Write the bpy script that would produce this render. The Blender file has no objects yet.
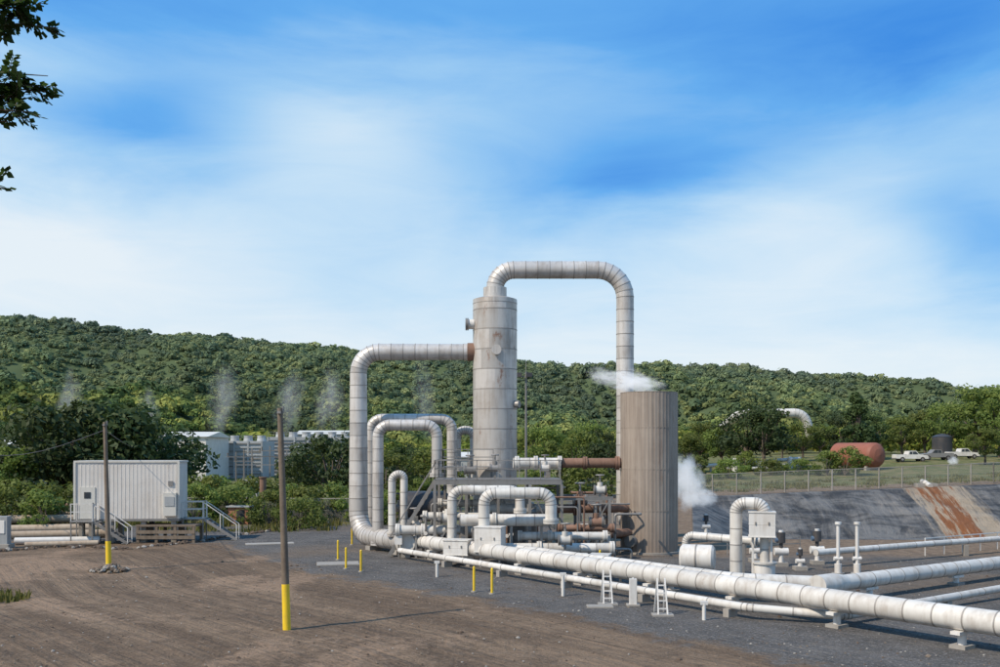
import bpy, math, random
import numpy as np
from mathutils import Vector, Matrix
ZOOM=None
random.seed(7); rng=np.random.default_rng(7)
F=972.0; CH=6.0; HY=450.0
def loc(px,py,d): return Vector(((px-500)*d/F, d, CH-(py-HY)*d/F))
def gnd(px,py,z=0.0):
    d=(CH-z)*F/(py-HY); return Vector(((px-500)*d/F,d,z))
def sst(a,b,x):
    t=np.clip((x-a)/(b-a),0,1); return t*t*(3-2*t)
S=bpy.context.scene
# ------------------------------------------------------------ materials
class NT:
    def __init__(s,tree): s.t=tree; s.n=tree.nodes; s.l=tree.links
    def new(s,ty,**k):
        n=s.n.new(ty)
        for a,b in k.items(): setattr(n,a,b)
        return n
    def put(s,sock,val):
        if hasattr(val,'is_output') or isinstance(val,bpy.types.NodeSocket): s.l.new(val,sock)
        elif val is not None: sock.default_value=val
    def math(s,op,a,b=None,c=None,clamp=False):
        n=s.new('ShaderNodeMath',operation=op); n.use_clamp=clamp
        s.put(n.inputs[0],a)
        if b is not None: s.put(n.inputs[1],b)
        if c is not None: s.put(n.inputs[2],c)
        return n.outputs[0]
    def mix(s,f,a,b,blend='MIX'):
        n=s.new('ShaderNodeMix',data_type='RGBA',blend_type=blend)
        s.put(n.inputs[0],f)
        for i,v in ((6,a),(7,b)):
            if isinstance(v,(tuple,list)) and len(v)==3: v=(*v,1)
            s.put(n.inputs[i],v)
        return n.outputs[2]
    def noise(s,vec,scale,detail=5,rough=.6,dist=0):
        n=s.new('ShaderNodeTexNoise'); s.put(n.inputs['Vector'],vec)
        n.inputs['Scale'].default_value=scale; n.inputs['Detail'].default_value=detail
        n.inputs['Roughness'].default_value=rough; n.inputs['Distortion'].default_value=dist
        return n.outputs[0]
    def mapr(s,v,a,b,c=0,d=1,smooth=True):
        n=s.new('ShaderNodeMapRange'); 
        if smooth: n.interpolation_type='SMOOTHSTEP'
        s.put(n.inputs[0],v)
        for i,x in enumerate((a,b,c,d)): n.inputs[i+1].default_value=x
        return n.outputs[0]
    def mapping(s,vec,scale=(1,1,1),rot=(0,0,0),loc=(0,0,0)):
        n=s.new('ShaderNodeMapping'); s.l.new(vec,n.inputs[0])
        n.inputs['Scale'].default_value=scale; n.inputs['Rotation'].default_value=rot; n.inputs['Location'].default_value=loc
        return n.outputs[0]
    def attr(s,name,out='Fac'):
        n=s.new('ShaderNodeAttribute'); n.attribute_name=name; return n.outputs[out]
    def geo(s): return s.new('ShaderNodeNewGeometry').outputs['Position']
    def bump(s,h,strength=.3,dist=.05):
        n=s.new('ShaderNodeBump'); n.inputs['Strength'].default_value=strength; n.inputs['Distance'].default_value=dist
        s.l.new(h,n.inputs['Height']); return n.outputs[0]
def newmat(name):
    m=bpy.data.materials.new(name); m.use_nodes=True
    nt=NT(m.node_tree); b=nt.n['Principled BSDF']; return m,nt,b
def simple(name,col,rough=.6,metal=0,dirt=.25,dirtcol=(.18,.13,.09),scale=1.5,varamt=.12,rust=0,bump=0):
    m,nt,b=newmat(name); P=nt.geo()
    c=(*col,1)
    va=nt.math('MULTIPLY_ADD',nt.attr('var'),2*varamt,1-varamt)
    hv=nt.new('ShaderNodeHueSaturation'); hv.inputs['Color'].default_value=c; nt.l.new(va,hv.inputs['Value'])
    n1=nt.noise(P,scale,6,.65)
    st=nt.noise(nt.mapping(P,(3,3,.35)),1.6,5,.6)
    f=nt.math('MULTIPLY',nt.mapr(nt.math('ADD',n1,st),.85,1.35),dirt)
    col1=nt.mix(f,hv.outputs[0],dirtcol)
    if rust>0:
        r=nt.noise(nt.mapping(P,(1.2,1.2,.5)),1.1,7,.7)
        col1=nt.mix(nt.mapr(r,.72-rust,.80-rust*.6),col1,(.22,.10,.05))
    nt.l.new(col1,b.inputs['Base Color']); 
    nt.l.new(nt.mapr(n1,.3,.7,max(rough-.1,.05),rough+.1),b.inputs['Roughness'])
    b.inputs['Metallic'].default_value=metal
    if bump: nt.l.new(nt.bump(n1,bump,.03),b.inputs['Normal'])
    return m
M={}
M['clad']=simple('aluminium_cladding',(.56,.525,.49),.42,.25,.5,(.22,.17,.13),.9,.16,rust=.05,bump=.1)
M['clad2']=simple('white_cladding',(.59,.56,.515),.5,0,.5,(.27,.21,.16),1.2,.12,rust=.08,bump=.1)
M['vessel']=simple('vessel_cladding',(.52,.48,.44),.42,.3,.55,(.24,.18,.13),.7,.18,rust=.14,bump=.15)
M['seam']=simple('cladding_seam',(.31,.285,.26),.6,.2,.3)
M['white']=simple('white_paint',(.66,.63,.59),.5,0,.42,(.31,.24,.17),1.2,.06,rust=.08)
M['steel']=simple('galvanised_steel',(.25,.235,.22),.5,.3,.4,(.10,.08,.06),1.2,.2)
M['dark']=simple('dark_steel',(.05,.05,.055),.5,.2,.3)
M['rust']=simple('rusty_steel',(.22,.125,.085),.8,0,.5,(.10,.05,.03),2,.2,bump=.3)
M['redrust']=simple('red_oxide_tank',(.26,.09,.055),.7,0,.4,(.13,.06,.04),.8,.1,bump=.2)
M['tan']=simple('tan_pipe_steel',(.42,.33,.24),.75,0,.5,(.2,.11,.06),1.5,.25)
M['yellow']=simple('yellow_paint',(.75,.50,.02),.5,0,.35,(.2,.13,.05),rust=.06)
M['wood']=simple('weathered_wood',(.19,.145,.105),.85,0,.5,(.07,.05,.04),3,.15,bump=.4)
M['conc']=simple('concrete',(.30,.275,.245),.85,0,.4,(.2,.16,.12),1,.1,bump=.3)
M['glass']=simple('dark_glass',(.03,.04,.05),.15,0,.1)
M['grey']=simple('grey_panel',(.36,.37,.37),.6,0,.35,(.15,.14,.13),.3,.2)
M['cream']=simple('cream_siding',(.64,.60,.55),.55,0,.3,(.33,.25,.18),.8,.04)
M['creamroof']=simple('pale_metal_roof',(.60,.57,.51),.5,0,.3,(.3,.27,.22),.3,.08)
M['blue']=simple('blue_paint',(.08,.14,.22),.5)
M['rubber']=simple('rubber',(.02,.02,.02),.8)
M['orange']=simple('orange_brick',(.35,.15,.08),.8)
M['soil']=simple('dark_soil',(.095,.066,.047),.95,0,.5,(.13,.095,.07),4,.25,bump=.6)
def silencer_mat():
    m,nt,b=newmat('silencer_brown'); P=nt.geo()
    st=nt.noise(nt.mapping(P,(4,4,.18)),1.3,6,.65); n=nt.noise(P,1.1,6,.6)
    c=nt.mix(nt.mapr(st,.35,.7),(.325,.265,.215),(.215,.170,.137))
    c=nt.mix(nt.math('MULTIPLY',nt.mapr(n,.45,.7),.4),c,(.37,.31,.255))
    sep=nt.new('ShaderNodeSeparateXYZ'); nt.l.new(P,sep.inputs[0])
    zz=nt.mapr(nt.math('ADD',sep.outputs[2],nt.math('MULTIPLY',st,3)),1.2,4.0,.4,0)
    c=nt.mix(zz,c,(.17,.12,.09))
    rs=nt.noise(nt.mapping(P,(2.2,2.2,.25)),1.0,6,.7)
    c=nt.mix(nt.math('MULTIPLY',nt.mapr(rs,.58,.70),.5),c,(.20,.11,.065))
    nt.l.new(c,b.inputs['Base Color']); b.inputs['Roughness'].default_value=.65; b.inputs['Metallic'].default_value=.1
    return m
M['silencer']=silencer_mat()
def leafmat(name,c1,c2,trans=.25):
    m,nt,b=newmat(name)
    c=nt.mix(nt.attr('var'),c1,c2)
    oi=nt.new('ShaderNodeObjectInfo')
    hv=nt.new('ShaderNodeHueSaturation'); nt.l.new(c,hv.inputs['Color'])
    nt.l.new(nt.math('MULTIPLY_ADD',oi.outputs['Random'],.6,.7),hv.inputs['Value'])
    nt.l.new(nt.math('MULTIPLY_ADD',oi.outputs['Random'],.035,.472),hv.inputs['Hue'])
    nt.l.new(hv.outputs[0],b.inputs['Base Color']); b.inputs['Roughness'].default_value=.65
    b.inputs['Specular IOR Level'].default_value=.25
    tr=nt.new('ShaderNodeBsdfTranslucent'); 
    h2=nt.new('ShaderNodeHueSaturation'); nt.l.new(hv.outputs[0],h2.inputs['Color']); h2.inputs['Value'].default_value=1.8
    nt.l.new(h2.outputs[0],tr.inputs['Color'])
    mx=nt.new('ShaderNodeMixShader'); mx.inputs[0].default_value=trans
    nt.l.new(b.outputs[0],mx.inputs[1]); nt.l.new(tr.outputs[0],mx.inputs[2]); nt.l.new(mx.outputs[0],nt.n['Material Output'].inputs[0])
    return m
M['leaf']=leafmat('foliage_green',(.048,.080,.018),(.165,.205,.045),.33)
M['leafd']=leafmat('foliage_dark',(.020,.040,.013),(.060,.090,.025),.22)
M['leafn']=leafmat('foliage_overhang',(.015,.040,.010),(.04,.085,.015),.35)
M['grass']=leafmat('weed_green',(.08,.11,.025),(.24,.23,.06))
M['bark']=simple('bark',(.11,.085,.065),.9,0,.4,(.04,.03,.02),3,.2,bump=.5)
def forestmat():
    m,nt,b=newmat('forest_canopy')
    nt.l.new(nt.attr('col','Color'),b.inputs['Base Color']); b.inputs['Roughness'].default_value=.9
    b.inputs['Specular IOR Level'].default_value=.05
    tr=nt.new('ShaderNodeBsdfTranslucent'); nt.l.new(nt.attr('col','Color'),tr.inputs['Color'])
    mx=nt.new('ShaderNodeMixShader'); mx.inputs[0].default_value=.3
    nt.l.new(b.outputs[0],mx.inputs[1]); nt.l.new(tr.outputs[0],mx.inputs[2]); nt.l.new(mx.outputs[0],nt.n['Material Output'].inputs[0])
    return m
M['forest']=forestmat()
def hillmat():
    m,nt,b=newmat('hill_soil'); P=nt.geo()
    c=nt.mix(nt.noise(P,.02,5,.6),(.06,.085,.045),(.10,.125,.06)); nt.l.new(c,b.inputs['Base Color']); b.inputs['Roughness'].default_value=1
    b.inputs['Specular IOR Level'].default_value=0
    return m
M['hill']=hillmat()
def fencemat():
    m,nt,b=newmat('chain_link'); b.inputs['Base Color'].default_value=(.34,.33,.31,1); b.inputs['Metallic'].default_value=.2
    t=nt.new('ShaderNodeBsdfTransparent'); mx=nt.new('ShaderNodeMixShader'); mx.inputs[0].default_value=.24
    nt.l.new(t.outputs[0],mx.inputs[1]); nt.l.new(b.outputs[0],mx.inputs[2]); nt.l.new(mx.outputs[0],nt.n['Material Output'].inputs[0]); return m
M['link']=fencemat()
def groundmat():
    m,nt,b=newmat('ground_dirt_gravel'); P=nt.geo()
    big=nt.noise(P,.07,5,.6,.6); mid=nt.noise(P,.5,7,.68,.3); med=nt.noise(P,2.2,6,.7,.2); fine=nt.noise(P,9,4,.75); fine2=nt.noise(P,26,3,.7)
    sga=nt.attr('sg'); sp0=nt.new('ShaderNodeSeparateXYZ'); nt.l.new(P,sp0.inputs[0])
    def along(a,bb):
        tv=nt.new('ShaderNodeCombineXYZ'); nt.l.new(nt.math('MULTIPLY',sga,a),tv.inputs[0]); nt.l.new(nt.math('MULTIPLY',sp0.outputs[0],bb),tv.inputs[1]); return tv.outputs[0]
    track=nt.noise(along(.45,.07),1.0,4,.6,.4); tr2=nt.noise(along(2.6,.16),1.0,4,.65,.5)
    d=nt.mix(nt.mapr(track,.36,.64),(.135,.090,.058),(.235,.162,.106))
    d=nt.mix(nt.mapr(tr2,.46,.66,0,.5),d,(.100,.067,.045))
    d=nt.mix(nt.math('MULTIPLY',nt.mapr(mid,.47,.66),.5),d,(.082,.056,.039))
    d=nt.mix(nt.math('MULTIPLY',nt.mapr(nt.math('ADD',big,nt.math('MULTIPLY',med,.18)),.63,.71),.65),d,(.35,.235,.155))
    d=nt.mix(nt.mapr(med,.5,.72,0,.5),d,(.26,.19,.135))
    d=nt.mix(nt.mapr(med,.47,.33,0,.5),d,(.065,.045,.033))
    d=nt.mix(nt.mapr(fine,.5,.68,0,.5),d,(.28,.21,.155))
    d=nt.mix(nt.mapr(fine,.45,.33,0,.5),d,(.05,.036,.028))
    g=nt.mix(nt.mapr(mid,.3,.7),(.080,.073,.068),(.145,.132,.122))
    g=nt.mix(nt.mapr(fine,.52,.64,0,.8),g,(.29,.275,.26))
    g=nt.mix(nt.mapr(fine2,.47,.37,0,.7),g,(.035,.032,.03))
    g=nt.mix(nt.mapr(med,.52,.7,0,.4),g,(.20,.165,.135))
    g=nt.mix(nt.math('MULTIPLY',nt.mapr(big,.52,.66),.55),g,(.18,.13,.09))
    sg=nt.math('ADD',sga,nt.math('MULTIPLY_ADD',mid,6,-3))
    sg=nt.math('ADD',sg,nt.math('MULTIPLY_ADD',med,3,-1.5))
    sdn=nt.math('ADD',nt.attr('sd'),nt.math('MULTIPLY_ADD',mid,6,-3))
    c=nt.mix(nt.mapr(sg,-.7,.7),d,g)
    c=nt.mix(nt.math('MULTIPLY',nt.mapr(sdn,-13,-9),.9),c,nt.mix(nt.mapr(med,.4,.6),(.16,.108,.070),(.26,.185,.125)))
    gr=nt.mix(nt.mapr(mid,.35,.7),(.085,.11,.032),(.24,.19,.095))
    c=nt.mix(nt.mapr(nt.math('ADD',nt.attr('gr'),nt.math('MULTIPLY_ADD',mid,1.6,-.8)),.35,.65),c,gr)
    w=nt.noise(nt.mapping(P,(.14,.5,.5),(0,0,.35)),1.0,6,.62,1.2)
    w2=nt.noise(nt.mapping(P,(.5,.12,.12),(0,0,-.2)),1.0,5,.65,.8)
    ww=nt.math('ADD',nt.math('MULTIPLY',w,.55),nt.math('MULTIPLY',w2,.45))
    l=nt.mix(nt.mapr(ww,.41,.59),(.045,.045,.047),(.165,.160,.155))
    l=nt.mix(nt.math('MULTIPLY',nt.mapr(nt.noise(P,.25,6,.7,1),.52,.72),.5),l,(.26,.23,.20))
    sep=nt.new('ShaderNodeSeparateXYZ'); nt.l.new(P,sep.inputs[0])
    nx=nt.noise(nt.mapping(P,(.9,.12,.12)),1,6,.75)
    dx=nt.math('ABSOLUTE',nt.math('ADD',nt.math('SUBTRACT',sep.outputs[0],51.6),nt.math('MULTIPLY_ADD',nx,11,-5.5)))
    l=nt.mix(nt.mapr(dx,4.4,2.4,0,.7),l,(.42,.33,.23))
    dx2=nt.math('ABSOLUTE',nt.math('ADD',nt.math('SUBTRACT',sep.outputs[0],51.2),nt.math('MULTIPLY_ADD',nx,14,-7)))
    l=nt.mix(nt.mapr(dx2,2.2,.6,0,.95),l,(.20,.070,.02))
    lm=nt.mapr(nt.attr('sd'),-1.0,-.8)
    c=nt.mix(lm,c,l)
    nt.l.new(c,b.inputs['Base Color'])
    nt.l.new(nt.mapr(lm,0,1,.95,.6),b.inputs['Roughness']); b.inputs['Specular IOR Level'].default_value=.2
    h=nt.math('ADD',nt.math('MULTIPLY',fine,.6),nt.math('ADD',nt.math('MULTIPLY',med,1.6),nt.math('MULTIPLY',nt.math('MULTIPLY',ww,lm),9)))
    h=nt.math('ADD',h,nt.math('MULTIPLY',tr2,1.5))
    nt.l.new(nt.bump(h,.85,.14),b.inputs['Normal'])
    return m
M['ground']=groundmat()
# ------------------------------------------------------------ mesh builder
def empty_link(o): S.collection.objects.link(o)
class MB:
    def __init__(s): s.v=[];s.f=[];s.m=[];s.s=[];s.c=[];s.mats=[]
    def mi(s,k):
        if k not in s.mats: s.mats.append(k)
        return s.mats.index(k)
    def add(s,vs,fs,mat,smooth=False,var=None):
        o=len(s.v); s.v+= [tuple(x) for x in vs]; k=s.mi(mat); vv=random.random() if var is None else var
        for f in fs: s.f.append(tuple(i+o for i in f)); s.m.append(k); s.s.append(smooth); s.c.append(vv)
    def box(s,c,size,mat,rz=0,var=None):
        c=Vector(c); R=Matrix.Rotation(rz,3,'Z'); x,y,z=[a/2 for a in size]
        vs=[c+R@Vector((i*x,j*y,k*z)) for i in(-1,1) for j in(-1,1) for k in(-1,1)]
        s.add(vs,[(0,1,3,2),(4,6,7,5),(0,4,5,1),(2,3,7,6),(0,2,6,4),(1,5,7,3)],mat,False,var)
    def beam(s,a,b,w,mat,h=None):
        a=Vector(a);b=Vector(b);h=h or w; t=(b-a).normalized(); u=t.cross(Vector((0,0,1)))
        if u.length<.01:u=Vector((1,0,0))
        u.normalize(); n=u.cross(t)
        vs=[p+u*i*w/2+n*j*h/2 for p in(a,b) for i,j in((-1,-1),(1,-1),(1,1),(-1,1))]
        s.add(vs,[(3,2,1,0),(4,5,6,7),(0,1,5,4),(1,2,6,5),(2,3,7,6),(3,0,4,7)],mat)
    def cyl(s,a,b,r,mat,r2=None,seg=20,caps=True,smooth=True,var=None):
        a=Vector(a);b=Vector(b);r2=r if r2 is None else r2
        t=(b-a).normalized(); u=t.orthogonal().normalized(); n=t.cross(u)
        A=[a+(u*math.cos(q)+n*math.sin(q))*r for q in [2*math.pi*i/seg for i in range(seg)]]
        B=[b+(u*math.cos(q)+n*math.sin(q))*r2 for q in [2*math.pi*i/seg for i in range(seg)]]
        vv=random.random() if var is None else var
        s.add(A+B,[(i,(i+1)%seg,seg+(i+1)%seg,seg+i) for i in range(seg)],mat,smooth,vv)
        if caps: s.add(A,[tuple(range(seg))[::-1]],mat,False,vv); s.add(B,[tuple(range(seg))],mat,False,vv)
    def lathe(s,c,prof,mat,seg=32,axis=(0,0,1),panels=0):
        c=Vector(c);t=Vector(axis).normalized(); u=t.orthogonal().normalized() if abs(t.z)<.99 else Vector((1,0,0)); n=t.cross(u)
        for (z0,r0),(z1,r1) in zip(prof[:-1],prof[1:]):
            A=[c+t*z0+(u*math.cos(2*math.pi*i/seg)+n*math.sin(2*math.pi*i/seg))*r0 for i in range(seg)]
            B=[c+t*z1+(u*math.cos(2*math.pi*i/seg)+n*math.sin(2*math.pi*i/seg))*r1 for i in range(seg)]
            fs=[(i,(i+1)%seg,seg+(i+1)%seg,seg+i) for i in range(seg)]
            if panels:
                k=seg//panels; off=random.randrange(seg)
                for p in range(panels):
                    s.add(A+B,[fs[(off+p*k+j)%seg] for j in range(k)],mat,True)
            else: s.add(A+B,fs,mat,True)
    def tube(s,pts,r,mat='clad',R=.8,L=1.0,seg=22,gores=6,seam='seam',caps=True,bead=.022,radii=None):
        pts=[Vector(p) for p in pts]; n=len(pts); radii=radii or [r]*n
        st=[(pts[0],radii[0],True)]
        def straight(a,b,ra,rb):
            D=(b-a).length; k=max(1,round(D/L)) if L else 1
            for i in range(1,k+1): st.append((a.lerp(b,i/k),ra+(rb-ra)*i/k,True))
        cur=pts[0];cr=radii[0]
        for i in range(1,n-1):
            p=pts[i]; d0=(p-pts[i-1]).normalized(); d1=(pts[i+1]-p).normalized(); ang=d0.angle(d1)
            if ang<.02: straight(cur,p,cr,radii[i]); cur=p;cr=radii[i]; continue
            Ri=R[i-1] if isinstance(R,(list,tuple)) else R
            T=min(Ri*math.tan(ang/2),(p-cur).length*.98,(pts[i+1]-p).length*.98); Ri=T/math.tan(ang/2)
            a=p-d0*T; straight(cur,a,cr,radii[i])
            ctr=a+(d1-d0*d0.dot(d1)).normalized()*Ri; ax=d0.cross(d1).normalized(); k=max(2,round(gores*ang/(math.pi/2)))
            for j in range(1,k+1):
                q=Matrix.Rotation(ang*j/k,3,ax)@(a-ctr)+ctr; st.append((q,radii[i],True))
            cur=st[-1][0];cr=radii[i]
        straight(cur,pts[-1],cr,radii[-1])
        ps=[a[0] for a in st]; N=len(ps); prev=None; rings=[]; tans=[]
        for i in range(N):
            if i==0:t=(ps[1]-ps[0])
            elif i==N-1:t=ps[-1]-ps[-2]
            else:t=(ps[i+1]-ps[i]).normalized()+(ps[i]-ps[i-1]).normalized()
            t.normalize()
            if prev is None: u=t.orthogonal().normalized()
            else: u=(prev-t*prev.dot(t)).normalized()
            prev=u; nn=t.cross(u); rr=st[i][1]; tans.append(t)
            rings.append([u*math.cos(2*math.pi*k/seg)+nn*math.sin(2*math.pi*k/seg) for k in range(seg)])
        for i in range(N-1):
            A=[ps[i]+w*st[i][1] for w in rings[i]];B=[ps[i+1]+w*st[i+1][1] for w in rings[i+1]]
            s.add(A+B,[(k,(k+1)%seg,seg+(k+1)%seg,seg+k) for k in range(seg)],mat,True)
        if seam:
            for i in range(N):
                if i in(0,N-1) and not caps: continue
                rr=st[i][1]*1.018+.004; h=bead
                A=[ps[i]-tans[i]*h+w*rr for w in rings[i]];B=[ps[i]+tans[i]*h+w*rr for w in rings[i]]
                A0=[ps[i]-tans[i]*h+w*rr*.9 for w in rings[i]];B0=[ps[i]+tans[i]*h+w*rr*.9 for w in rings[i]]
                for X,Y in((A0,A),(A,B),(B,B0)): s.add(X+Y,[(k,(k+1)%seg,seg+(k+1)%seg,seg+k) for k in range(seg)],seam,True)
        if caps:
            s.add([ps[0]-tans[0]*bead*1.2+w*st[0][1] for w in rings[0]],[tuple(range(seg))[::-1]],mat)
            s.add([ps[-1]+tans[-1]*bead*1.2+w*st[-1][1] for w in rings[-1]],[tuple(range(seg))],mat)
        return ps
    def flange(s,p,ax,r,mat='clad2',th=.12):
        p=Vector(p);ax=Vector(ax).normalized(); s.cyl(p-ax*th,p-ax*.012,r,mat,seg=22); s.cyl(p+ax*.012,p+ax*th,r,mat,seg=22)
    def finish(s,name,bevel=0,offset=None):
        me=bpy.data.meshes.new(name); me.from_pydata(s.v,[],s.f)
        for k in s.mats: me.materials.append(M[k])
        me.polygons.foreach_set('material_index',s.m); me.polygons.foreach_set('use_smooth',s.s)
        a=me.attributes.new('var','FLOAT','FACE'); a.data.foreach_set('value',s.c)
        me.update(); o=bpy.data.objects.new(name,me); empty_link(o)
        if bevel:
            b=o.modifiers.new('bevel','BEVEL'); b.width=bevel; b.segments=2; b.limit_method='ANGLE'; b.angle_limit=math.radians(60)
        return o
# ------------------------------------------------------------ ground
def to(px,py): g=gnd(px,py); return (g.x,g.y)
yard=[(-70,66)]+[to(*p) for p in[(215,543),(320,574),(430,592),(560,615),(680,640),(800,665)]]+[(12.5,23),(16,15),(18,0)]
def sd_line(X,Y,pl):
    best=np.full(X.shape,1e9); sign=np.ones(X.shape)
    for (x0,y0),(x1,y1) in zip(pl[:-1],pl[1:]):
        dx,dy=x1-x0,y1-y0; L2=dx*dx+dy*dy
        t=np.clip(((X-x0)*dx+(Y-y0)*dy)/L2,0,1); d=np.hypot(X-x0-t*dx,Y-y0-t*dy)
        cr=dx*(Y-y0)-dy*(X-x0); m=d<best-1e-9; best=np.where(m,d,best); sign=np.where(m,np.sign(cr),sign)
    return best*sign
pit=[(14,66),(23,112),(85,119),(85,66)]
def pit_sd(X,Y):
    res=np.full(np.shape(X),1e9)
    for i in range(4):
        (x0,y0),(x1,y1)=pit[i],pit[(i+1)%4]; L=math.hypot(x1-x0,y1-y0)
        res=np.minimum(res,-((x1-x0)*(Y-y0)-(y1-y0)*(X-x0))/L)
    return res
def gz(X,Y):
    X=np.asarray(X,float);Y=np.asarray(Y,float)
    right=sst(6,23,X)
    zl=.012*np.clip(Y-115,0,400)
    rim=.6+1.3*np.clip((X-23)/37,0,1.2)
    zr=rim*sst(92,110,Y)+.048*np.clip(Y-117,0,50)+.012*np.clip(Y-167,0,350)
    base=zl*(1-right)+zr*right
    return base-np.clip(pit_sd(X,Y)*.5,0,4.8)
def gzf(x,y): return float(gz(x,y))
def axis(lo,hi,a,b,step):
    mid=list(np.arange(a,b+.01,step)); out=[];x=b;s=step
    while x<hi: s*=1.25;x+=s; out.append(x)
    pre=[];x=a;s=step
    while x>lo: s*=1.25;x-=s; pre.append(x)
    return np.array(pre[::-1]+mid+out)
gx=axis(-3500,3500,-65,95,.8); gy=axis(-300,5000,5,130,.8)
XX,YY=np.meshgrid(gx,gy); ZZ=gz(XX,YY)
pits=pit_sd(XX,YY); SG=sd_line(XX,YY,yard)
ZZ=ZZ+np.where(pits<-1,0.05*np.sin(XX*.35+2*np.sin(YY*.2))*np.cos(YY*.3),0)*sst(60,70,YY)
ZZ=ZZ+np.where(pits>1,.16*np.sin(XX*1.1+YY*.5+2*np.sin(YY*.4))*np.sin(YY*.7-XX*.2),0)
ZZ=ZZ-.045*np.exp(-((SG+6)/1.0)**2)*(YY<75)-.045*np.exp(-((SG+8.4)/.7)**2)*(YY<75)
nx,ny=len(gx),len(gy)
me=bpy.data.meshes.new('ground')
idx=np.arange(nx*ny).reshape(ny,nx)
fc=np.stack([idx[:-1,:-1],idx[:-1,1:],idx[1:,1:],idx[1:,:-1]],-1).reshape(-1,4)
def np_mesh(me,co,fc,smooth=False):
    k=fc.shape[1]
    me.vertices.add(len(co)); me.vertices.foreach_set('co',co.astype(np.float32).ravel())
    me.loops.add(fc.size); me.loops.foreach_set('vertex_index',fc.astype(np.int32).ravel())
    me.polygons.add(len(fc)); me.polygons.foreach_set('loop_start',np.arange(0,fc.size,k,dtype=np.int32))
    me.polygons.foreach_set('loop_total',np.full(len(fc),k,dtype=np.int32))
    if smooth: me.polygons.foreach_set('use_smooth',np.ones(len(fc),dtype=bool))
    me.update(calc_edges=True)
np_mesh(me,np.stack([XX,YY,ZZ],-1).reshape(-1,3),fc,True)
me.materials.append(M['ground'])
for nm,val in(('sg',np.clip(SG,-40,40)),('sd',np.clip(pits,-20,20)),
    ('gr',np.maximum(sst(72,86,YY)*(1-sst(2,12,XX))*1.2, np.maximum(sst(119,124,YY)*.95, sst(8,16,SG)*(1-sst(-26,-12,XX))*.75)))):
    a=me.attributes.new(nm,'FLOAT','POINT'); a.data.foreach_set('value',val.ravel().astype(np.float32))
o=bpy.data.objects.new('ground',me); empty_link(o)
# ------------------------------------------------------------ hills + forest
rid=[(-900,330),(-400,305),(0,318),(60,319),(100,326),(150,334),(230,338),(330,348),(400,353),(480,360),(550,366),(600,368),(650,365),(700,366),(760,371),(800,374),(850,380),(900,386),(950,394),(1000,400),(1300,412),(1900,420)]
def hz(X,Y):
    px=X/1200*F+500; ry=np.interp(px,[a for a,_ in rid],[b for _,b in rid])
    H=CH+(HY-ry)*1200/F-9
    t=sst(380,1210,Y)**2.0*(1-sst(1230,2100,Y)*.7)
    gul=np.sin(X*.016+1.7*np.sin(Y*.006))*10+np.sin(X*.041+Y*.013+2)*6+np.sin(X*.09-Y*.02)*2
    z=H*t+gul*sst(380,800,Y)*(1-sst(950,1150,Y))*1.25+np.sin(X*.05)*1.0+np.sin(X*.13+1)*.8
    z+=34*np.exp(-((X+330)/120)**2-((Y-620)/110)**2)
    return z+3.0
hx=np.arange(-1500,1501,20.);hy=np.arange(360,2200,20.)
HX,HYY=np.meshgrid(hx,hy); HZ=hz(HX,HYY); HZ[0]-=8
me=bpy.data.meshes.new('hills'); idx=np.arange(len(hx)*len(hy)).reshape(len(hy),len(hx))
fc=np.stack([idx[:-1,:-1],idx[:-1,1:],idx[1:,1:],idx[1:,:-1]],-1).reshape(-1,4)
np_mesh(me,np.stack([HX,HYY,HZ],-1).reshape(-1,3),fc,True); me.materials.append(M['hill'])
empty_link(bpy.data.objects.new('hills',me))
def forest(name,pos,size,nleaf,lsize,cols,flat=.75,low=-.1):
    n=len(pos)
    th=rng.uniform(0,2*np.pi,(n,nleaf)); cz=rng.uniform(low,1,(n,nleaf)); sr=np.sqrt(1-cz**2)
    dirs=np.stack([sr*np.cos(th),sr*np.sin(th),cz],-1)
    lump=1+.25*np.sin(3*th+rng.uniform(0,6,(n,1)))*sr
    rad=rng.uniform(.75,1.05,(n,nleaf))*lump
    c=pos[:,None,:]+dirs*rad[...,None]*size[:,None,None]*np.array([1,1,flat])+np.array([0,0,1])*size[:,None,None]*.6
    nrm=dirs+rng.normal(0,.35,dirs.shape)+np.array([0,0,.15]); nrm/=np.linalg.norm(nrm,axis=-1,keepdims=True)
    r=rng.normal(size=dirs.shape); u=np.cross(nrm,r); u/=np.linalg.norm(u,axis=-1,keepdims=True); w=np.cross(nrm,u)
    ls=(lsize*rng.uniform(.6,1.3,(n,nleaf,1)))*size[:,None,None]
    q=np.stack([c+u*ls,c+w*ls*.8,c-u*ls,c-w*ls*.8],2).reshape(-1,3)
    me=bpy.data.meshes.new(name); np_mesh(me,q,np.arange(len(q)).reshape(-1,4))
    cc=(cols[:,None,None,:]*rng.uniform(.75,1.25,(n,nleaf,1,1))*np.ones((1,1,4,1))).reshape(-1,3)
    a=me.attributes.new('col','FLOAT_COLOR','POINT'); a.data.foreach_set('color',np.concatenate([cc,np.ones((len(cc),1))],1).astype(np.float32).ravel())
    me.materials.append(M['forest']); o=bpy.data.objects.new(name,me); empty_link(o); return o
nT=17000
Y=380+ (1290-380)*rng.uniform(0,1,nT)**.95; X=(rng.uniform(-90,1090,nT)-500)/F*Y
Z=hz(X,Y); size=rng.uniform(2.2,5.0,nT)*(1+.6*(rng.uniform(0,1,nT)>.93))
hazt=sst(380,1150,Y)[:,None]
g1=np.array([.140,.178,.040]);g2=np.array([.235,.250,.060]);g3=np.array([.070,.110,.032])
rr=rng.uniform(0,1,(nT,1)); patch=(np.sin(X*.013+1)*np.sin(Y*.011+X*.004)+np.sin(X*.05)*.3+np.sin(X*.031+Y*.023)*.4)[:,None]
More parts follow.
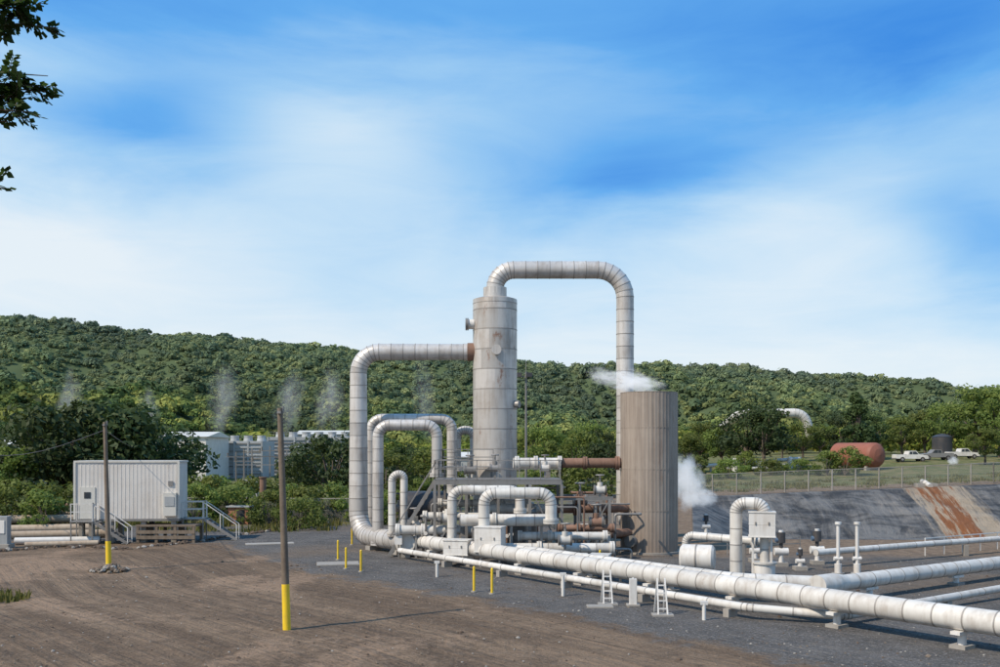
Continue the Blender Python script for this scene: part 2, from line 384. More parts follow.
cols=np.where(rr<.4,g1,np.where(rr<.64,g2,g3))*(1+.32*patch)
cols=cols*(1-.45*hazt)+np.array([.165,.205,.165])*.62*hazt  # aerial haze painted into the crown colours, stronger with distance
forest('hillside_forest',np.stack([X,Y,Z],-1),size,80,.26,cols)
n2=1500
Y=215+ (480-215)*rng.uniform(0,1,n2); X=(rng.uniform(-80,1080,n2)-500)/F*Y
keep=~((X<-20)&(X>-95)&(Y<300)); X=X[keep];Y=Y[keep]
Z=np.where(Y>365,hz(X,Y)-1,gz(X,Y)); size=rng.uniform(2.4,4.4,len(X))
rr=rng.uniform(0,1,(len(X),1))
cols=np.where(rr<.4,[.15,.19,.038],np.where(rr<.7,[.09,.125,.03],[.25,.25,.06]))
forest('lowland_forest',np.stack([X,Y,Z],-1),size,170,.15,cols,.95,-.4)
# ------------------------------------------------------------ trees
def leafquads(mb,c,rad,n,size,mat,var):
    for _ in range(n):
        d=Vector((random.gauss(0,1),random.gauss(0,1),random.gauss(0,1))).normalized()
        p=c+Vector((d.x*rad[0],d.y*rad[0],d.z*rad[1]))*random.uniform(.35,1)**.6
        nr=(d+Vector((random.gauss(0,.5),random.gauss(0,.5),random.gauss(0,.5)+.3))).normalized()
        u=nr.orthogonal().normalized(); u=Matrix.Rotation(random.uniform(0,6.28),3,nr)@u; w=nr.cross(u)
        s=size*random.uniform(.6,1.3)
        mb.add([p+u*s,p+w*s*.55,p-u*s,p-w*s*.55],[(0,1,2,3)],mat,False,max(0,min(1,var+random.uniform(-.2,.2))))
def tree_mesh(name,h,w,leaf='leaf',clusters=34,nl=105,ls=.2,trunk=.3,seed=1,base=.28,cone=False):
    random.seed(seed); mb=MB()
    fork=Vector((random.uniform(-.2,.2),random.uniform(-.2,.2),h*base))
    mb.tube([(0,0,-.3),(fork.x*.4,fork.y*.4,h*base*.5),fork,(fork.x*1.5,fork.y*1.5,h*.7)],h*.03,'bark',.5,1,8,2,None,False,radii=[h*.034,h*.028,h*.024,h*.008])
    for i in range(clusters):
        a=random.uniform(0,6.28); t=random.uniform(0,1); 
        if cone: rr=w/2*(1-t*.85)*random.uniform(.3,1)
        else: rr=w/2*math.sqrt(max(0,1-(t*1.5-.55)**2))*random.uniform(.35,1)
        c=Vector((math.cos(a)*rr*random.uniform(.8,1.2),math.sin(a)*rr,h*(base+.05)+t*h*(.9-base)))
        cr=w*random.uniform(.10,.19)
        if i%2==0: mb.tube([fork*random.uniform(.8,1.0),(fork*.45+c*.55)+Vector((0,0,.2)),c],.06,'bark',.3,0,6,2,None,False,radii=[h*.013,h*.008,h*.003])
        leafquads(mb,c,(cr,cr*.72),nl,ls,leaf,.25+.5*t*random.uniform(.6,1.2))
    o=mb.finish(name); me=o.data; bpy.data.objects.remove(o); return me
TM=[tree_mesh('tree_a',8,8,seed=3),tree_mesh('tree_b',7,6.5,seed=5,clusters=28),tree_mesh('tree_c',9,7,'leafd',seed=8),
    tree_mesh('tree_d',9,5.5,'leafd',seed=11,base=.1,cone=True,clusters=40),tree_mesh('tree_e',6,8.5,'leafd',seed=14),
    tree_mesh('bush_a',2.6,3.6,seed=21,clusters=18,nl=100,ls=.12,base=.05),tree_mesh('bush_b',2.0,4.2,seed=24,clusters=18,nl=100,ls=.12,base=.03)]
random.seed(99)
def tree(k,px,d,top=None,s=None,name='broadleaf_tree',dy=0):
    X=(px-500)*d/F; z=gzf(X,d)-.1; hh=[8,7,9,9,6,2.6,2.0][k]*1.0
    o=bpy.data.objects.new(name,TM[k]); empty_link(o)
    if top is not None: s=(CH-(top-HY)*d/F-z)/hh
    o.location=(X,d,z); o.scale=(s*random.uniform(.92,1.1),s*random.uniform(.92,1.1),s); o.rotation_euler=(0,0,random.uniform(0,6.28))
    return o
for a in[(4,62,88,406),(4,118,92,408),(2,28,100,416),(4,88,90,408),(4,148,104,424),(1,10,84,446),(0,-15,90,432),(4,330,96,438),(0,306,104,448),
         (2,405,100,442),(0,385,92,450),(1,430,96,448),(4,352,110,442),(1,420,84,478)]: tree(a[0],a[1],a[2],a[3])
for a in[(5,20,78,482),(6,55,76,486),(5,45,72,492),(5,205,84,478),(6,232,80,488),(5,195,78,486),(6,258,86,480),(5,285,84,486),(6,310,82,488),(6,340,84,486),
         (6,300,74,500),(5,270,76,492),(6,180,90,476),(5,5,74,490),(6,368,80,490),(5,395,78,492),(5,222,86,478)]: tree(a[0],a[1],a[2],a[3],name='bush')
for a in[(0,545,150,424),(1,575,140,430),(2,600,150,428),(0,530,160,428),(0,700,170,421),(1,722,160,427),(2,765,150,404),(4,748,156,410),(0,803,170,421),(3,856,165,391),(2,842,170,415),(2,868,172,410),
         (0,902,190,415),(1,925,200,410),(0,948,190,401),(0,975,180,385),(1,1000,175,389),(1,1030,180,397),(0,880,200,421),(1,690,150,433),(0,670,165,430),(1,782,185,425),(0,820,190,425),(1,985,150,428),(0,1010,160,415),(4,612,128,442),(0,588,170,421)]: tree(*a)
for a in[(5,700,140,456),(6,730,138,460),(5,846,136,448),(6,800,140,460),(5,560,120,462),(6,590,118,466),(5,535,116,470),(6,690,122,468),(5,745,150,452),(6,770,142,460),(5,828,137,452)]: tree(*a,name='bush')
# overhanging tree near the camera
def near_tree():
    random.seed(31); mb=MB(); base=Vector((-9.6,11.5,0)); fork=Vector((-9.2,11.6,6.8))
    mb.tube([base-Vector((0,0,.3)),(-9.4,11.4,3.5),fork,(-9.0,12,10),(-8.8,12.2,13)],.3,'bark',.8,1,12,3,None,False,radii=[.34,.27,.2,.13,.04])
    def spray(tip,start,n,spread):
        mid=start.lerp(tip,.5)+Vector((0,0,.25))
        mb.tube([start,mid,tip],.04,'bark',.4,0,6,3,None,False,radii=[.05,.022,.005])
        for i in range(n):
            t=random.uniform(.45,1.0); p=mid.lerp(tip,(t-.45)/.55)
            d=((tip-mid).normalized()*.6+Vector((random.gauss(0,1),random.gauss(0,.8),random.gauss(-.15,.6)))).normalized()
            L=random.uniform(.18,.45)*spread; e=p+d*L
            mb.tube([p,e],.008,'bark',.2,0,4,1,None,False,radii=[.006,.003])
            k=int(L/.035)
            side=d.cross(Vector((random.gauss(0,.3),random.gauss(0,.3),1))).normalized()
            for j in range(k):
                q=p.lerp(e,(j+.5)/k)
                for sg in(-1,1):
                    u=(side*sg+d*.55+Vector((random.gauss(0,.18),random.gauss(0,.18),random.gauss(-.1,.2)))).normalized()
                    w=u.cross(d).cross(u).normalized(); l=random.uniform(.08,.14); wd=l*.30
                    nn=Vector((0,0,random.uniform(-.02,.02)))
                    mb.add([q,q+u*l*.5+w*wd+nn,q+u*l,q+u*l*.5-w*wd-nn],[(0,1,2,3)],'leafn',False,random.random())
    for (px,py,d,n,sp) in [(22,8,12,34,.9),(58,28,12.2,14,.5),(5,25,12,24,.7),(48,76,12,26,.7),(20,98,12,44,.9),(55,92,12.1,16,.5),(8,122,12,28,.7),(3,188,12,22,.6),(-6,182,12,22,.6),(32,112,11.9,12,.4),(-30,50,12,35,1.2),(-50,110,12,35,1.2),(-60,0,12.5,35,1.2),(-10,-20,12,40,1.1),(-80,180,12,30,1.2),(10,72,12.3,16,.6),(30,20,12.2,18,.6),(36,86,12,20,.7),(15,114,12,22,.7)]:
        tip=loc(px,py,d); st=Vector((-9.05,11.9,max(7.2,min(12,tip.z-.3)))); spray(tip,st,n,sp)
    for i in range(60):
        a=random.uniform(0,6.28); c=Vector((-10+math.cos(a)*2.2,11+math.sin(a)*2.4,random.uniform(9,13)))
        if c.x>-7.9: continue
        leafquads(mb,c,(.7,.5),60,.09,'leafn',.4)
    mb.finish('overhanging_tree')
near_tree(); random.seed(5)
# ------------------------------------------------------------ process plant
D=60.2; k=D/F
VX=(495-500)*k; VT=CH+150*k
def vessel():
    mb=MB(); r=1.36; z=1.2
    while z<VT-.4:
        z2=min(z+1.22,VT-.25); mb.lathe((VX,D,0),[(z+.03,r),(z2-.03,r)],'vessel',48,panels=6)
        mb.lathe((VX,D,0),[(z2-.035,r*.99),(z2-.03,r*1.008),(z2+.015,r*1.008),(z2+.035,r*.99)],'seam',48); z=z2
    mb.lathe((VX,D,0),[(VT-.25,r*1.01),(VT,r*1.0),(VT+.12,r*.72),(VT+.16,.7)],'vessel',48)
    mb.lathe((VX,D,0),[(VT+.1,.72),(VT+.75,.72),(VT+.76,.5)],'clad',32); 
    mb.lathe((VX,D,0),[(-.1,1.5),(1.2,1.45),(1.23,1.3)],'conc',32)
    mz=CH+125*k; mb.cyl((VX-1.3,D-.3,mz),(VX-1.75,D-.35,mz),.30,'clad2'); mb.flange((VX-1.72,D-.35,mz),(1,0,0),.38,'steel',.09)
    mb.cyl((VX+1.2,D-.6,8.8),(VX+1.5,D-.75,8.8),.22,'steel')
    mb.finish('steam_separator_vessel')
vessel()
mb=MB(); zt=CH+180*k; RX=(625-500)*k
mb.tube([(VX,D,VT+.5),(VX,D,zt),(RX,D,zt),(RX,D,1.6),(RX+.3,58,1.6)],.54,'clad',[1.15,1.7,.9],.75,26,7)
mb.cyl((VX,D,VT+.35),(VX,D,VT+.72),.72,'clad2')
mb.finish('overhead_steam_pipe')
mb=MB(); zl=CH+98*k; LX=(358.5-500)*k
A0=Vector((LX,D,.9)); A1=Vector((14.7,28.5,.9)); 
dA=(A1-A0).normalized(); nA=Vector((-dA.y,dA.x,0))
if nA.y<0: nA=-nA
def QA(t,off=0,z=.9):
    p=A0.lerp(A1,t)+nA*off; p.z=z; return p
mb.tube([(VX-1.2,D,zl),(LX,D,zl),(LX,D,.75),QA(.10,0,.75),QA(.155,0,.75)],.5,'clad',[1.3,1.5,1],.75,26,7,radii=[.49,.52,.59,.56,.56])
mb.cyl((VX-1.7,D-.0,zl),(VX-1.2,D,zl),.56,'rust',seg=24); mb.cyl((VX-1.22,D,zl),(VX-1.9,D,zl),.53,'clad',seg=24)
mb.cyl((VX+.1,D-1.2,zl),(VX+.1,D-1.5,zl),.26,'vessel'); mb.cyl((VX+.1,D-1.5,zl),(VX+.1,D-1.56,zl),.3,'vessel')
for t in(.05,.13): mb.box(QA(t,0,.1),(.5,.9,.3),'conc',rz=-.9)
mb.finish('inlet_steam_pipe')
def support(mb,p,r,w=.55):
    p=Vector(p); zb=p.z-r
    a=math.atan2(dA.y,dA.x)
    mb.box((p.x,p.y,zb-.04),(.3,w*1.5,.10),'white',rz=a); mb.cyl((p.x,p.y,.06),(p.x,p.y,zb-.09),.13,'white',seg=12)
    mb.box((p.x,p.y,.05),(.5,.6,.12),'conc',rz=a)
mb=MB(); mb.tube([QA(.15),QA(1.12)],.37,'clad2',1,.95,24)
for t in(.22,.31,.42,.53,.64,.75,.86,.97,1.06): support(mb,QA(t),.37)
mb.finish('main_steam_pipeline')
mb=MB(); p=QA(.155,0,.8); q=p+Vector((-.15,-1.0,0)); mb.cyl(p,q,.52,'clad2',seg=24); mb.flange(q,(q-p),.57,'clad2',.1); mb.box((q.x,q.y+.2,.12),(.5,.4,.3),'conc'); mb.finish('header_end_cap')
mb=MB(); mb.tube([QA(.28,1.5,.85),QA(.72,1.5,.85),(12.9,38,.75),(23.4,45.6,.7),(40,57.5,.7)],.31,'clad2',[1.5,1.5,1],1.0,22)
for t in(.36,.5,.63): support(mb,QA(t,1.5,.85),.31)
for t in(.1,.35,.6,.9): p=Vector((12.9,38,.75)).lerp(Vector((34,53,.7)),t); support(mb,p,.31)
c0=Vector((12.9,38,.75)).lerp(Vector((23.4,45.6,.7)),.03); dB=Vector((10.5,7.6,0)).normalized()
mb.cyl(c0-dB*1.2,c0-dB*.2,.42,'clad2'); mb.cyl(c0-dB*.2,c0+dB*.5,.42,'clad2',r2=.31,caps=False)
mb.finish('branch_steam_pipeline')
mb=MB(); mb.tube([QA(.18,-1.25,.45),QA(.79,-1.25,.42),(11.8,33.4,.3),(20.5,39.5,.4),(38,52,.4)],.15,'clad2',[.6,.6,.6],1.6,16)
for t in(.3,.42,.54,.66,.77): p=QA(t,-1.25,.43); mb.box((p.x,p.y,.15),(.25,.5,.3),'conc',rz=-.9)
for t in(.2,.5,.8): p=Vector((11.8,33.4,.3)).lerp(Vector((38,52,.4)),t); mb.box((p.x,p.y,.12),(.3,.3,.24),'conc',rz=.6)
mb.finish('condensate_pipe')
mb=MB(); mb.tube([QA(.26,.75,.5),QA(.9,.75,.5),QA(1.1,.75,.5)],.12,'clad2',.5,1.8,14); mb.finish('condensate_pipe')
mb=MB(); mb.tube([(16,49.2,.8),(24,54,.8),(42,64,.8)],.17,'clad2',.5,1.5,14)
for t in(.1,.4,.7): p=Vector((16,49.2,.3)).lerp(Vector((42,64,.3)),t); mb.box((p.x,p.y,.3),(.25,.25,.62),'conc')
mb.finish('condensate_pipe')
def silencer():
    mb=MB(); cx,cy=(649-500)*57.2/F,57.2; r=1.66; top=CH+57*57.2/F; N=96
    hs=[.1,2.5,4.9,7.3,top]
    for a,b in zip(hs[:-1],hs[1:]):
        for j in range(12):
            vs=[];fs=[]
            for i in range(9):
                q=2*math.pi*(j*8+i)/N; rr=r*(1.0 if (i%2==0) else 1.009)
                vs+= [(cx+rr*math.cos(q),cy+rr*math.sin(q),a),(cx+rr*math.cos(q),cy+rr*math.sin(q),b)]
            for i in range(8): fs.append((2*i,2*i+2,2*i+3,2*i+1))
            mb.add(vs,fs,'silencer')
        mb.lathe((cx,cy,0),[(b-.02,r*1.0),(b-.02,r*1.012),(b+.015,r*1.012),(b+.02,r*.97)],'silencer',64)
    mb.lathe((cx,cy,0),[(top,r*.99),(top,r*.95),(3,r*.95)],'dark',48)
    mb.lathe((cx,cy,0),[(-.1,r*1.12),(.12,r*1.12),(.12,r*.9)],'conc',48)
    mb.cyl((cx-1.1,cy-1.15,.75),(cx-1.35,cy-1.5,.75),.34,'steel'); mb.cyl((cx-1.5,cy-.2,1.1),(cx-2.0,cy-.3,1.1),.3,'rust')
    mb.finish('vent_silencer_tower')
silencer()
def rail(mb,a,b,h=1.05,mat='steel',n=None,w=.045):
    a=Vector(a);b=Vector(b); n=n or max(1,round((b-a).length/1.2))
    for i in range(n+1): p=a.lerp(b,i/n); mb.beam(p,p+Vector((0,0,h)),w,mat)
    for q in(h,h*.55): mb.beam(a+Vector((0,0,q)),b+Vector((0,0,q)),w,mat)
def platform():
    mb=MB(); x0,x1,y0,y1,z=-3.6,3.4,53.6,57.4,4.35
    mb.box(((x0+x1)/2,(y0+y1)/2,z),(x1-x0,y1-y0,.06),'steel')
    for y in(y0,y1): mb.beam((x0,y,z-.15),(x1,y,z-.15),.14,'steel',.22)
    for x in np.linspace(x0,x1,5):
        mb.beam((x,y0,z-.15),(x,y1,z-.15),.12,'steel',.2)
        for y in(y0,y1): mb.beam((x,y,0),(x,y,z-.26),.16,'steel'); mb.box((x,y,.1),(.5,.5,.25),'conc')
    xs=list(np.linspace(x0,x1,5))
    for a,b in zip(xs[:-1],xs[1:]):
        mb.beam((a,y0+.02,2.2),(b,y0+.02,2.2),.1,'steel',.14); 
    mb.beam((xs[0],y0,.3),(xs[1],y0,4),.07,'steel'); mb.beam((xs[3],y0,4),(xs[4],y0,.3),.07,'steel')
    mb.beam((xs[1],y1,.3),(xs[2],y1,4),.07,'steel')
    rail(mb,(x0,y0,z+.03),(x1,y0,z+.03)); rail(mb,(x0,y1,z+.03),(-1.9,y1,z+.03)); rail(mb,(1.6,y1,z+.03),(x1,y1,z+.03)); rail(mb,(x0,y0,z+.03),(x0,y1,z+.03)); rail(mb,(x1,y0,z+.03),(x1,y1,z+.03))
    for dy in(0,.8): mb.beam((x0,54.4+dy,z),(x0-2.6,54.4+dy,.1),.06,'steel',.2); mb.beam((x0,54.4+dy,z+1),(x0-2.6,54.4+dy,1.1),.04,'steel')
    for i in range(13): t=(i+.5)/13; mb.box((x0-2.6*t,54.8,z-(z-.1)*t),(.25,.8,.04),'steel')
    for x in(4.4,6.1): 
        for y in(54.2,57): mb.beam((x,y,0),(x,y,3.3),.15,'steel')
    mb.beam((3.4,54.2,3.3),(6.3,54.2,3.3),.14,'steel',.2); mb.beam((3.4,57,3.3),(6.3,57,3.3),.14,'steel',.2)
    mb.beam((3.4,54.2,1.7),(6.3,54.2,1.7),.1,'steel',.14); mb.beam((4.4,54.2,.3),(6.1,54.2,3.2),.06,'steel')
    z2=5.0; mb.box((-1.9,58.2,z2),(3.0,1.3,.06),'steel'); rail(mb,(-3.4,57.55,z2+.03),(-.4,57.55,z2+.03),1.0); rail(mb,(-3.4,57.55,z2+.03),(-3.4,58.8,z2+.03),1.0)
    for x in(-3.3,-.5): mb.beam((x,58.1,0),(x,58.1,z2-.04),.13,'steel')
    mb.finish('steel_access_platform')
platform()
def valve(mb,p,s=1,mat='clad2',wheel=True,act='steel'):
    p=Vector(p); mb.cyl(p-Vector((.35*s,0,0)),p+Vector((.35*s,0,0)),.3*s,mat); mb.cyl(p,p+Vector((0,0,.55*s)),.2*s,mat)
    mb.flange(p+Vector((.38*s,0,0)),(1,0,0),.36*s,'steel',.06*s); mb.flange(p-Vector((.38*s,0,0)),(1,0,0),.36*s,'steel',.06*s)
    mb.cyl(p+Vector((0,0,.55*s)),p+Vector((0,0,1.05*s)),.07*s,act,seg=10)
    if wheel: mb.lathe(p+Vector((0,0,1.0*s)),[(0,.30*s),(.05*s,.34*s),(.1*s,.3*s),(.05*s,.26*s),(0,.3*s)],act,20); mb.beam(p+Vector((-.3*s,0,1.05*s)),p+Vector((.3*s,0,1.05*s)),.04*s,act)
mb=MB(); y=57.2; z=CH-13*y/F
mb.tube([(.8,y-.2,z),(3.6,y,z)],.31,'clad2',.5,.9); mb.tube([(3.6,y,z),(7.3,y,z)],.29,'rust',.5,1.2,seam='rust')
for x in(1.0,2.1,3.5): mb.flange((x,y-.1,z),(1,0,0),.42,'clad2')
mb.flange((5,y,z),(1,0,0),.38,'rust'); mb.flange((6.9,y,z),(1,0,0),.4,'rust')
mb.box((2.8,y-.1,z-.62),(.3,.3,.5),'steel'); mb.finish('vent_pipe')
mb=MB(); z=2.65
mb.tube([(-1.2,55.5,z),(3.0,55.5,z)],.28,'clad2',.5,1.0); mb.tube([(3.0,55.5,z),(6.0,55.8,z),(7.4,56.4,z)],.26,'rust',.5,1.2,seam='rust')
for x in(.2,2.9,4.3,5.6): mb.flange((x,55.5,z),(1,0,0),.38,'rust' if x>3 else 'clad2')
mb.tube([(3.6,54.6,1.25),(6.2,55.0,1.25),(7.5,56.2,1.25)],.24,'rust',.5,1.2,seam='rust'); mb.flange((4.8,54.8,1.25),(1,.1,0),.34,'rust')
mb.finish('drain_pipe')
mb=MB(); y=51.5; z=CH-70*y/F
mb.tube([(-2.1,y,z),(2.8,y,z)],.32,'clad2',.5,.95); mb.flange((2.85,y,z),(1,0,0),.43,'clad2',.14); mb.flange((-.3,y,z),(1,0,0),.4,'clad2',.1)
for x in(-1.4,.6,2.2): mb.beam((x,y,0),(x,y,z-.3),.14,'steel'); mb.box((x,y,.1),(.45,.45,.22),'conc')
mb.finish('distribution_pipe')
def U(px1,px2,py,d,b1,b2,r,name,R=.55,mat='clad2',dy=0,L=.7):
    mb=MB(); a=(px1-500)*d/F; b=(px2-500)*d/F; zt=CH-(py-HY)*d/F
    mb.tube([(a,d,b1),(a,d,zt),(b,d+dy,zt),(b,d+dy,b2)],r,mat,R,L,20,5); 
    mb.flange((a,d,b1+.15),(0,0,1),r*1.35,mat); mb.flange((b,d+dy,b2+.12),(0,0,1),r*1.35,mat); mb.finish(name)
U(452,520,490,52.5,.3,2.6,.26,'expansion_loop_pipe')
U(484,551,493,50.2,.5,2.2,.30,'expansion_loop_pipe',.6)
U(378,437,425,58,.3,4.4,.33,'expansion_loop_pipe',.7,'clad')
U(371,452,419,62,.3,3.0,.33,'expansion_loop_pipe',.7,'clad')
U(457,474,430,63.5,4.6,3.0,.27,'expansion_loop_pipe',.5)
U(392,404,474,56,1.0,1.3,.22,'expansion_loop_pipe',.4)
for (a,b,py,d,r,m) in[(425,482,516,54.5,.22,'clad2'),(398,470,530,54,.26,'clad2'),(520,605,536,52,.22,'clad2'),(560,612,528,53,.18,'rust'),(500,612,548,51,.26,'clad2'),(440,520,503,57,.2,'clad2')]:
    mb=MB(); A=loc(a,py,d);B=loc(b,py,d); mb.tube([A,B],r,m,.5,.9,18,seam='seam' if m!='rust' else 'rust')
    mb.flange(A,(1,0,0),r*1.4,m); mb.flange(B,(1,0,0),r*1.4,m); q=A.lerp(B,.35); mb.flange(q,(1,0,0),r*1.4,m)
    for t in(.25,.8): q=A.lerp(B,t); mb.beam((q.x,q.y,0),(q.x,q.y,q.z-r),.12,'steel')
    mb.finish('process_pipe')
for (px,py,d,s,m) in[(415,525,55,.9,'clad2'),(448,518,53.5,.9,'clad2'),(530,512,54,.8,'steel'),(580,500,54.5,.9,'rust'),(596,522,53,.9,'rust'),(470,470,56,.8,'steel'),(495,468,55,.7,'steel'),(545,468,56,.7,'clad2'),(565,540,50,.8,'clad2'),(600,490,55,.8,'clad2'),(400,508,56.5,.8,'steel')]:
    mb=MB(); p=loc(px,py,d); valve(mb,p,s,m,True,'dark' if random.random()<.3 else 'steel')
    zb=4.4 if p.z>4.4 else 0
    if p.z-zb>.3: mb.beam((p.x,p.y,zb),(p.x,p.y,p.z-.2),.12,'steel')
    mb.finish('gate_valve')
random.seed(17); mb=MB()
for i in range(34):
    x=random.uniform(-6,6.6); y=random.uniform(52.4,58); r=random.choice([.04,.05,.07,.09]); h=random.uniform(.5,3.9); L=random.uniform(-2.4,2.4)
    m=random.choice(['steel','clad2','clad2','rust','steel'])
    pts=[(x,y,0),(x,y,h),(x+L,y,h)]
    if random.random()<.6: pts.append((x+L,y,max(.05,h-random.uniform(.5,2.5))))
    else: pts.append((x+L,y+random.uniform(.5,1.5),h))
    mb.tube(pts,r,m,.15,0,8,3,None,True,bead=.005)
    if random.random()<.7: mb.cyl((x,y-r-.12,h*.6),(x,y-r,h*.6),.10,'white' if random.random()<.5 else 'dark',seg=12)
for i in range(8):
    x=-5.5+i*1.6+random.uniform(-.4,.4); mb.box((x,random.uniform(53,56.5),random.uniform(1.0,1.8)),(.4,.22,.5),random.choice(['grey','white','steel'])); mb.beam((x,54,0),(x,54,1.0),.07,'steel')
mb.finish('small_bore_piping')
random.seed(18)
mb=MB(); p=loc(424,500,60.5); mb.lathe((p.x-1.3,p.y,2.5),[(0,.05),(.1,.7),(.35,.95),(2.6,.95),(2.9,.7),(3.0,.05)],'dark',28,axis=(1,0,0))
for x in(-.7,.9): mb.box((p.x+x,p.y,.8),(.25,1.4,1.6),'conc')
mb.finish('horizontal_drum_tank')
mb=MB(); mb.lathe((1.3,57.6,0),[(.3,.9),(2.6,.9),(2.9,.7),(3.0,.05)],'steel',28); mb.box((1.3,57.6,.15),(2.2,2.2,.3),'conc'); mb.finish('condensate_tank')
def vbox(px,py,d,w,h,dp=1.0,rz=-.25,name='valve_insulation_box',stem=True):
    mb=MB(); p=loc(px,py,d); mb.box(p,(w,dp,h),'white',rz=rz)
    R=Matrix.Rotation(rz,3,'Z')
    for q in(-1,1): mb.box(p+Vector((0,0,q*h*.5)),(w+.06,dp+.06,.06),'clad2',rz=rz)
    mb.box(p,(w+.02,dp+.02,.025),'clad2',rz=rz)
    for q in(-.25,.25): mb.box(p+R@Vector((q*w,-dp/2-.02,.06)),(.06,.05,.14),'steel',rz=rz)
    if stem: mb.cyl(p+Vector((0,0,h/2)),p+Vector((0,0,h/2+.35)),.09,'steel',seg=10); mb.cyl(p+Vector((0,0,h/2+.33)),p+Vector((0,0,h/2+.38)),.25,'steel')
    if p.z-h/2>.2:
        for q in(-.35,.35): c=p+R@Vector((q*w,0,0)); mb.beam((c.x,c.y,0),(c.x,c.y,p.z-h/2),.1,'white')
    mb.finish(name,.02)
vbox(490,539,49.6,1.4,1.25,stem=False); vbox(458,547,50.5,1.3,.75,stem=False); vbox(626,570,41.6,.95,.55,.9,-.9,stem=False)
vbox(600,562,45.5,.9,.7,stem=False); vbox(762,524,44,1.15,1.1,stem=False)
mb=MB(); d=44.5; X0=(736-500)*d/F; zt=CH-53*d/F; X1=(762-500)*d/F
mb.tube([(X0,d,.2),(X0,d,zt),(X1,d-.4,zt),(X1,d-.4,3.0)],.28,'clad2',.42,.7,20,6)
mb.tube([(X1,d-.4,2.1),(X1,d-.4,.9)],.2,'clad2',.4,.5,18); mb.cyl((X1,d-.4,.1),(X1,d-.4,.85),.48,'white'); mb.cyl((X1,d-.4,.85),(X1,d-.4,.93),.55,'clad2'); mb.cyl((X1,d-.4,.0),(X1,d-.4,.1),.55,'conc')
mb.finish('relief_riser_pipe')
mb=MB(); p=loc(697,557,46); mb.lathe((p.x-.8,p.y,p.z),[(0,.05),(.02,.5),(.12,.62),(1.5,.62),(1.6,.5),(1.62,.05)],'white',28,axis=(1,-.35,0)); mb.lathe((p.x-.8+.7,p.y-.25,p.z),[(0,.63),(.0,.645),(.06,.645),(.06,.63)],'seam',28,axis=(1,-.35,0))
for x in(-.4,.4): mb.box((p.x+x,p.y-.2,.3),(.2,.7,.6),'conc')
mb.finish('strainer_drum')
mb=MB(); a=loc(686,534,47.5);b=loc(754,541,46); mb.tube([(a.x,a.y,.6),(a.x,a.y,a.z-.05),b,(b.x+.4,b.y,b.z)],.2,'clad2',.35,.8,18); mb.flange(b,(b-a),.32,'clad2'); mb.beam((b.x-.5,b.y,0),(b.x-.5,b.y,b.z-.15),.1,'steel'); mb.finish('bypass_pipe')
for px in(838,857):
    mb=MB(); g=gnd(px,574); mb.cyl(g,g+Vector((0,0,.5)),.17,'white',seg=14); mb.cyl(g+Vector((0,0,.5)),g+Vector((0,0,2.4)),.085,'white',seg=12); mb.cyl(g+Vector((0,0,2.4)),g+Vector((0,0,2.52)),.15,'white'); mb.cyl(g+Vector((-.2,0,.75)),g+Vector((.2,0,.75)),.1,'white',seg=12); mb.cyl(g,g+Vector((0,0,.06)),.3,'conc'); mb.finish('vent_stack_pipe')
for (px,py,s) in[(781,566,1),(817,564,1),(800,570,.6),(755,562,.8),(668,552,.9),(706,535,.8)]:
    mb=MB(); g=gnd(px,py); mb.box(g+Vector((0,0,.1)),(.6,.6,.2),'conc'); mb.cyl(g+Vector((0,0,.2)),g+Vector((0,0,.6*s)),.12,'white'); mb.cyl(g+Vector((-.35*s,0,.75*s)),g+Vector((.35*s,0,.75*s)),.2*s,'white'); mb.cyl(g+Vector((0,0,.8*s)),g+Vector((0,0,1.2*s)),.1*s,'dark')
    mb.cyl(g+Vector((0,0,1.2*s)),g+Vector((0,0,1.75*s)),.22*s,'dark'); mb.cyl(g+Vector((-.3*s,0,1.35*s)),g+Vector((0,0,1.35*s)),.13*s,'blue'); mb.cyl(g+Vector((0,0,1.75*s)),g+Vector((0,0,1.85*s)),.12*s,'white'); mb.finish('control_valve')
mb=MB(); a=gnd(925,556);b=gnd(1030,546); rail(mb,a,b,1.0,'white',6,.05); mb.finish('safety_railing')
mb=MB(); a=gnd(690,556);b=gnd(800,553); rail(mb,a,b,1.0,'steel',6,.05); mb.finish('safety_railing')
for (px,py) in[(608,605),(663,616)]:
    mb=MB(); g=gnd(px,py); 
    for dx in(-.17,.17): mb.beam(g+Vector((dx,0,0)),g+Vector((dx*.8,.45,1.3)),.05,'white'); mb.beam(g+Vector((dx,.9,0)),g+Vector((dx*.8,.45,1.3)),.05,'white')
    for i in range(4): z=.25+i*.27; y=.45*z/1.3; mb.beam(g+Vector((-.17,y,z)),g+Vector((.17,y,z)),.045,'white')
    mb.box(g+Vector((0,.1,.03)),(.75,.5,.06),'conc'); mb.finish('step_ladder')
mb=MB(); g=gnd(633,606); mb.beam(g,g+Vector((0,0,1.1)),.07,'white'); mb.box(g+Vector((0,0,.55)),(.28,.18,1.0),'white'); mb.box(g+Vector((0,0,.04)),(.5,.4,.08),'conc'); mb.finish('junction_box_post',.01)
for (px,py) in[(346,569),(361,572),(474,592),(492,594),(352,545),(338,560),(600,572)]:
    mb=MB(); g=gnd(px,py); mb.cyl(g,g+Vector((0,0,1.05)),.055,'yellow',seg=10); mb.lathe(g,[(1.05,.055),(1.09,.03),(1.1,.001)],'yellow',10); mb.cyl(g,g+Vector((0,0,.05)),.13,'conc',seg=10); mb.finish('yellow_bollard')
for (px,py,h) in[(563,596,.9),(511,560,1.4),(704,620,.6),(585,575,1.0),(437,577,.7)]:
    mb=MB(); g=gnd(px,py); mb.cyl(g,g+Vector((0,0,h)),.07,'white',seg=10); mb.box(g+Vector((0,0,h)),(.25,.12,.12),'white'); mb.finish('pipe_marker_post')
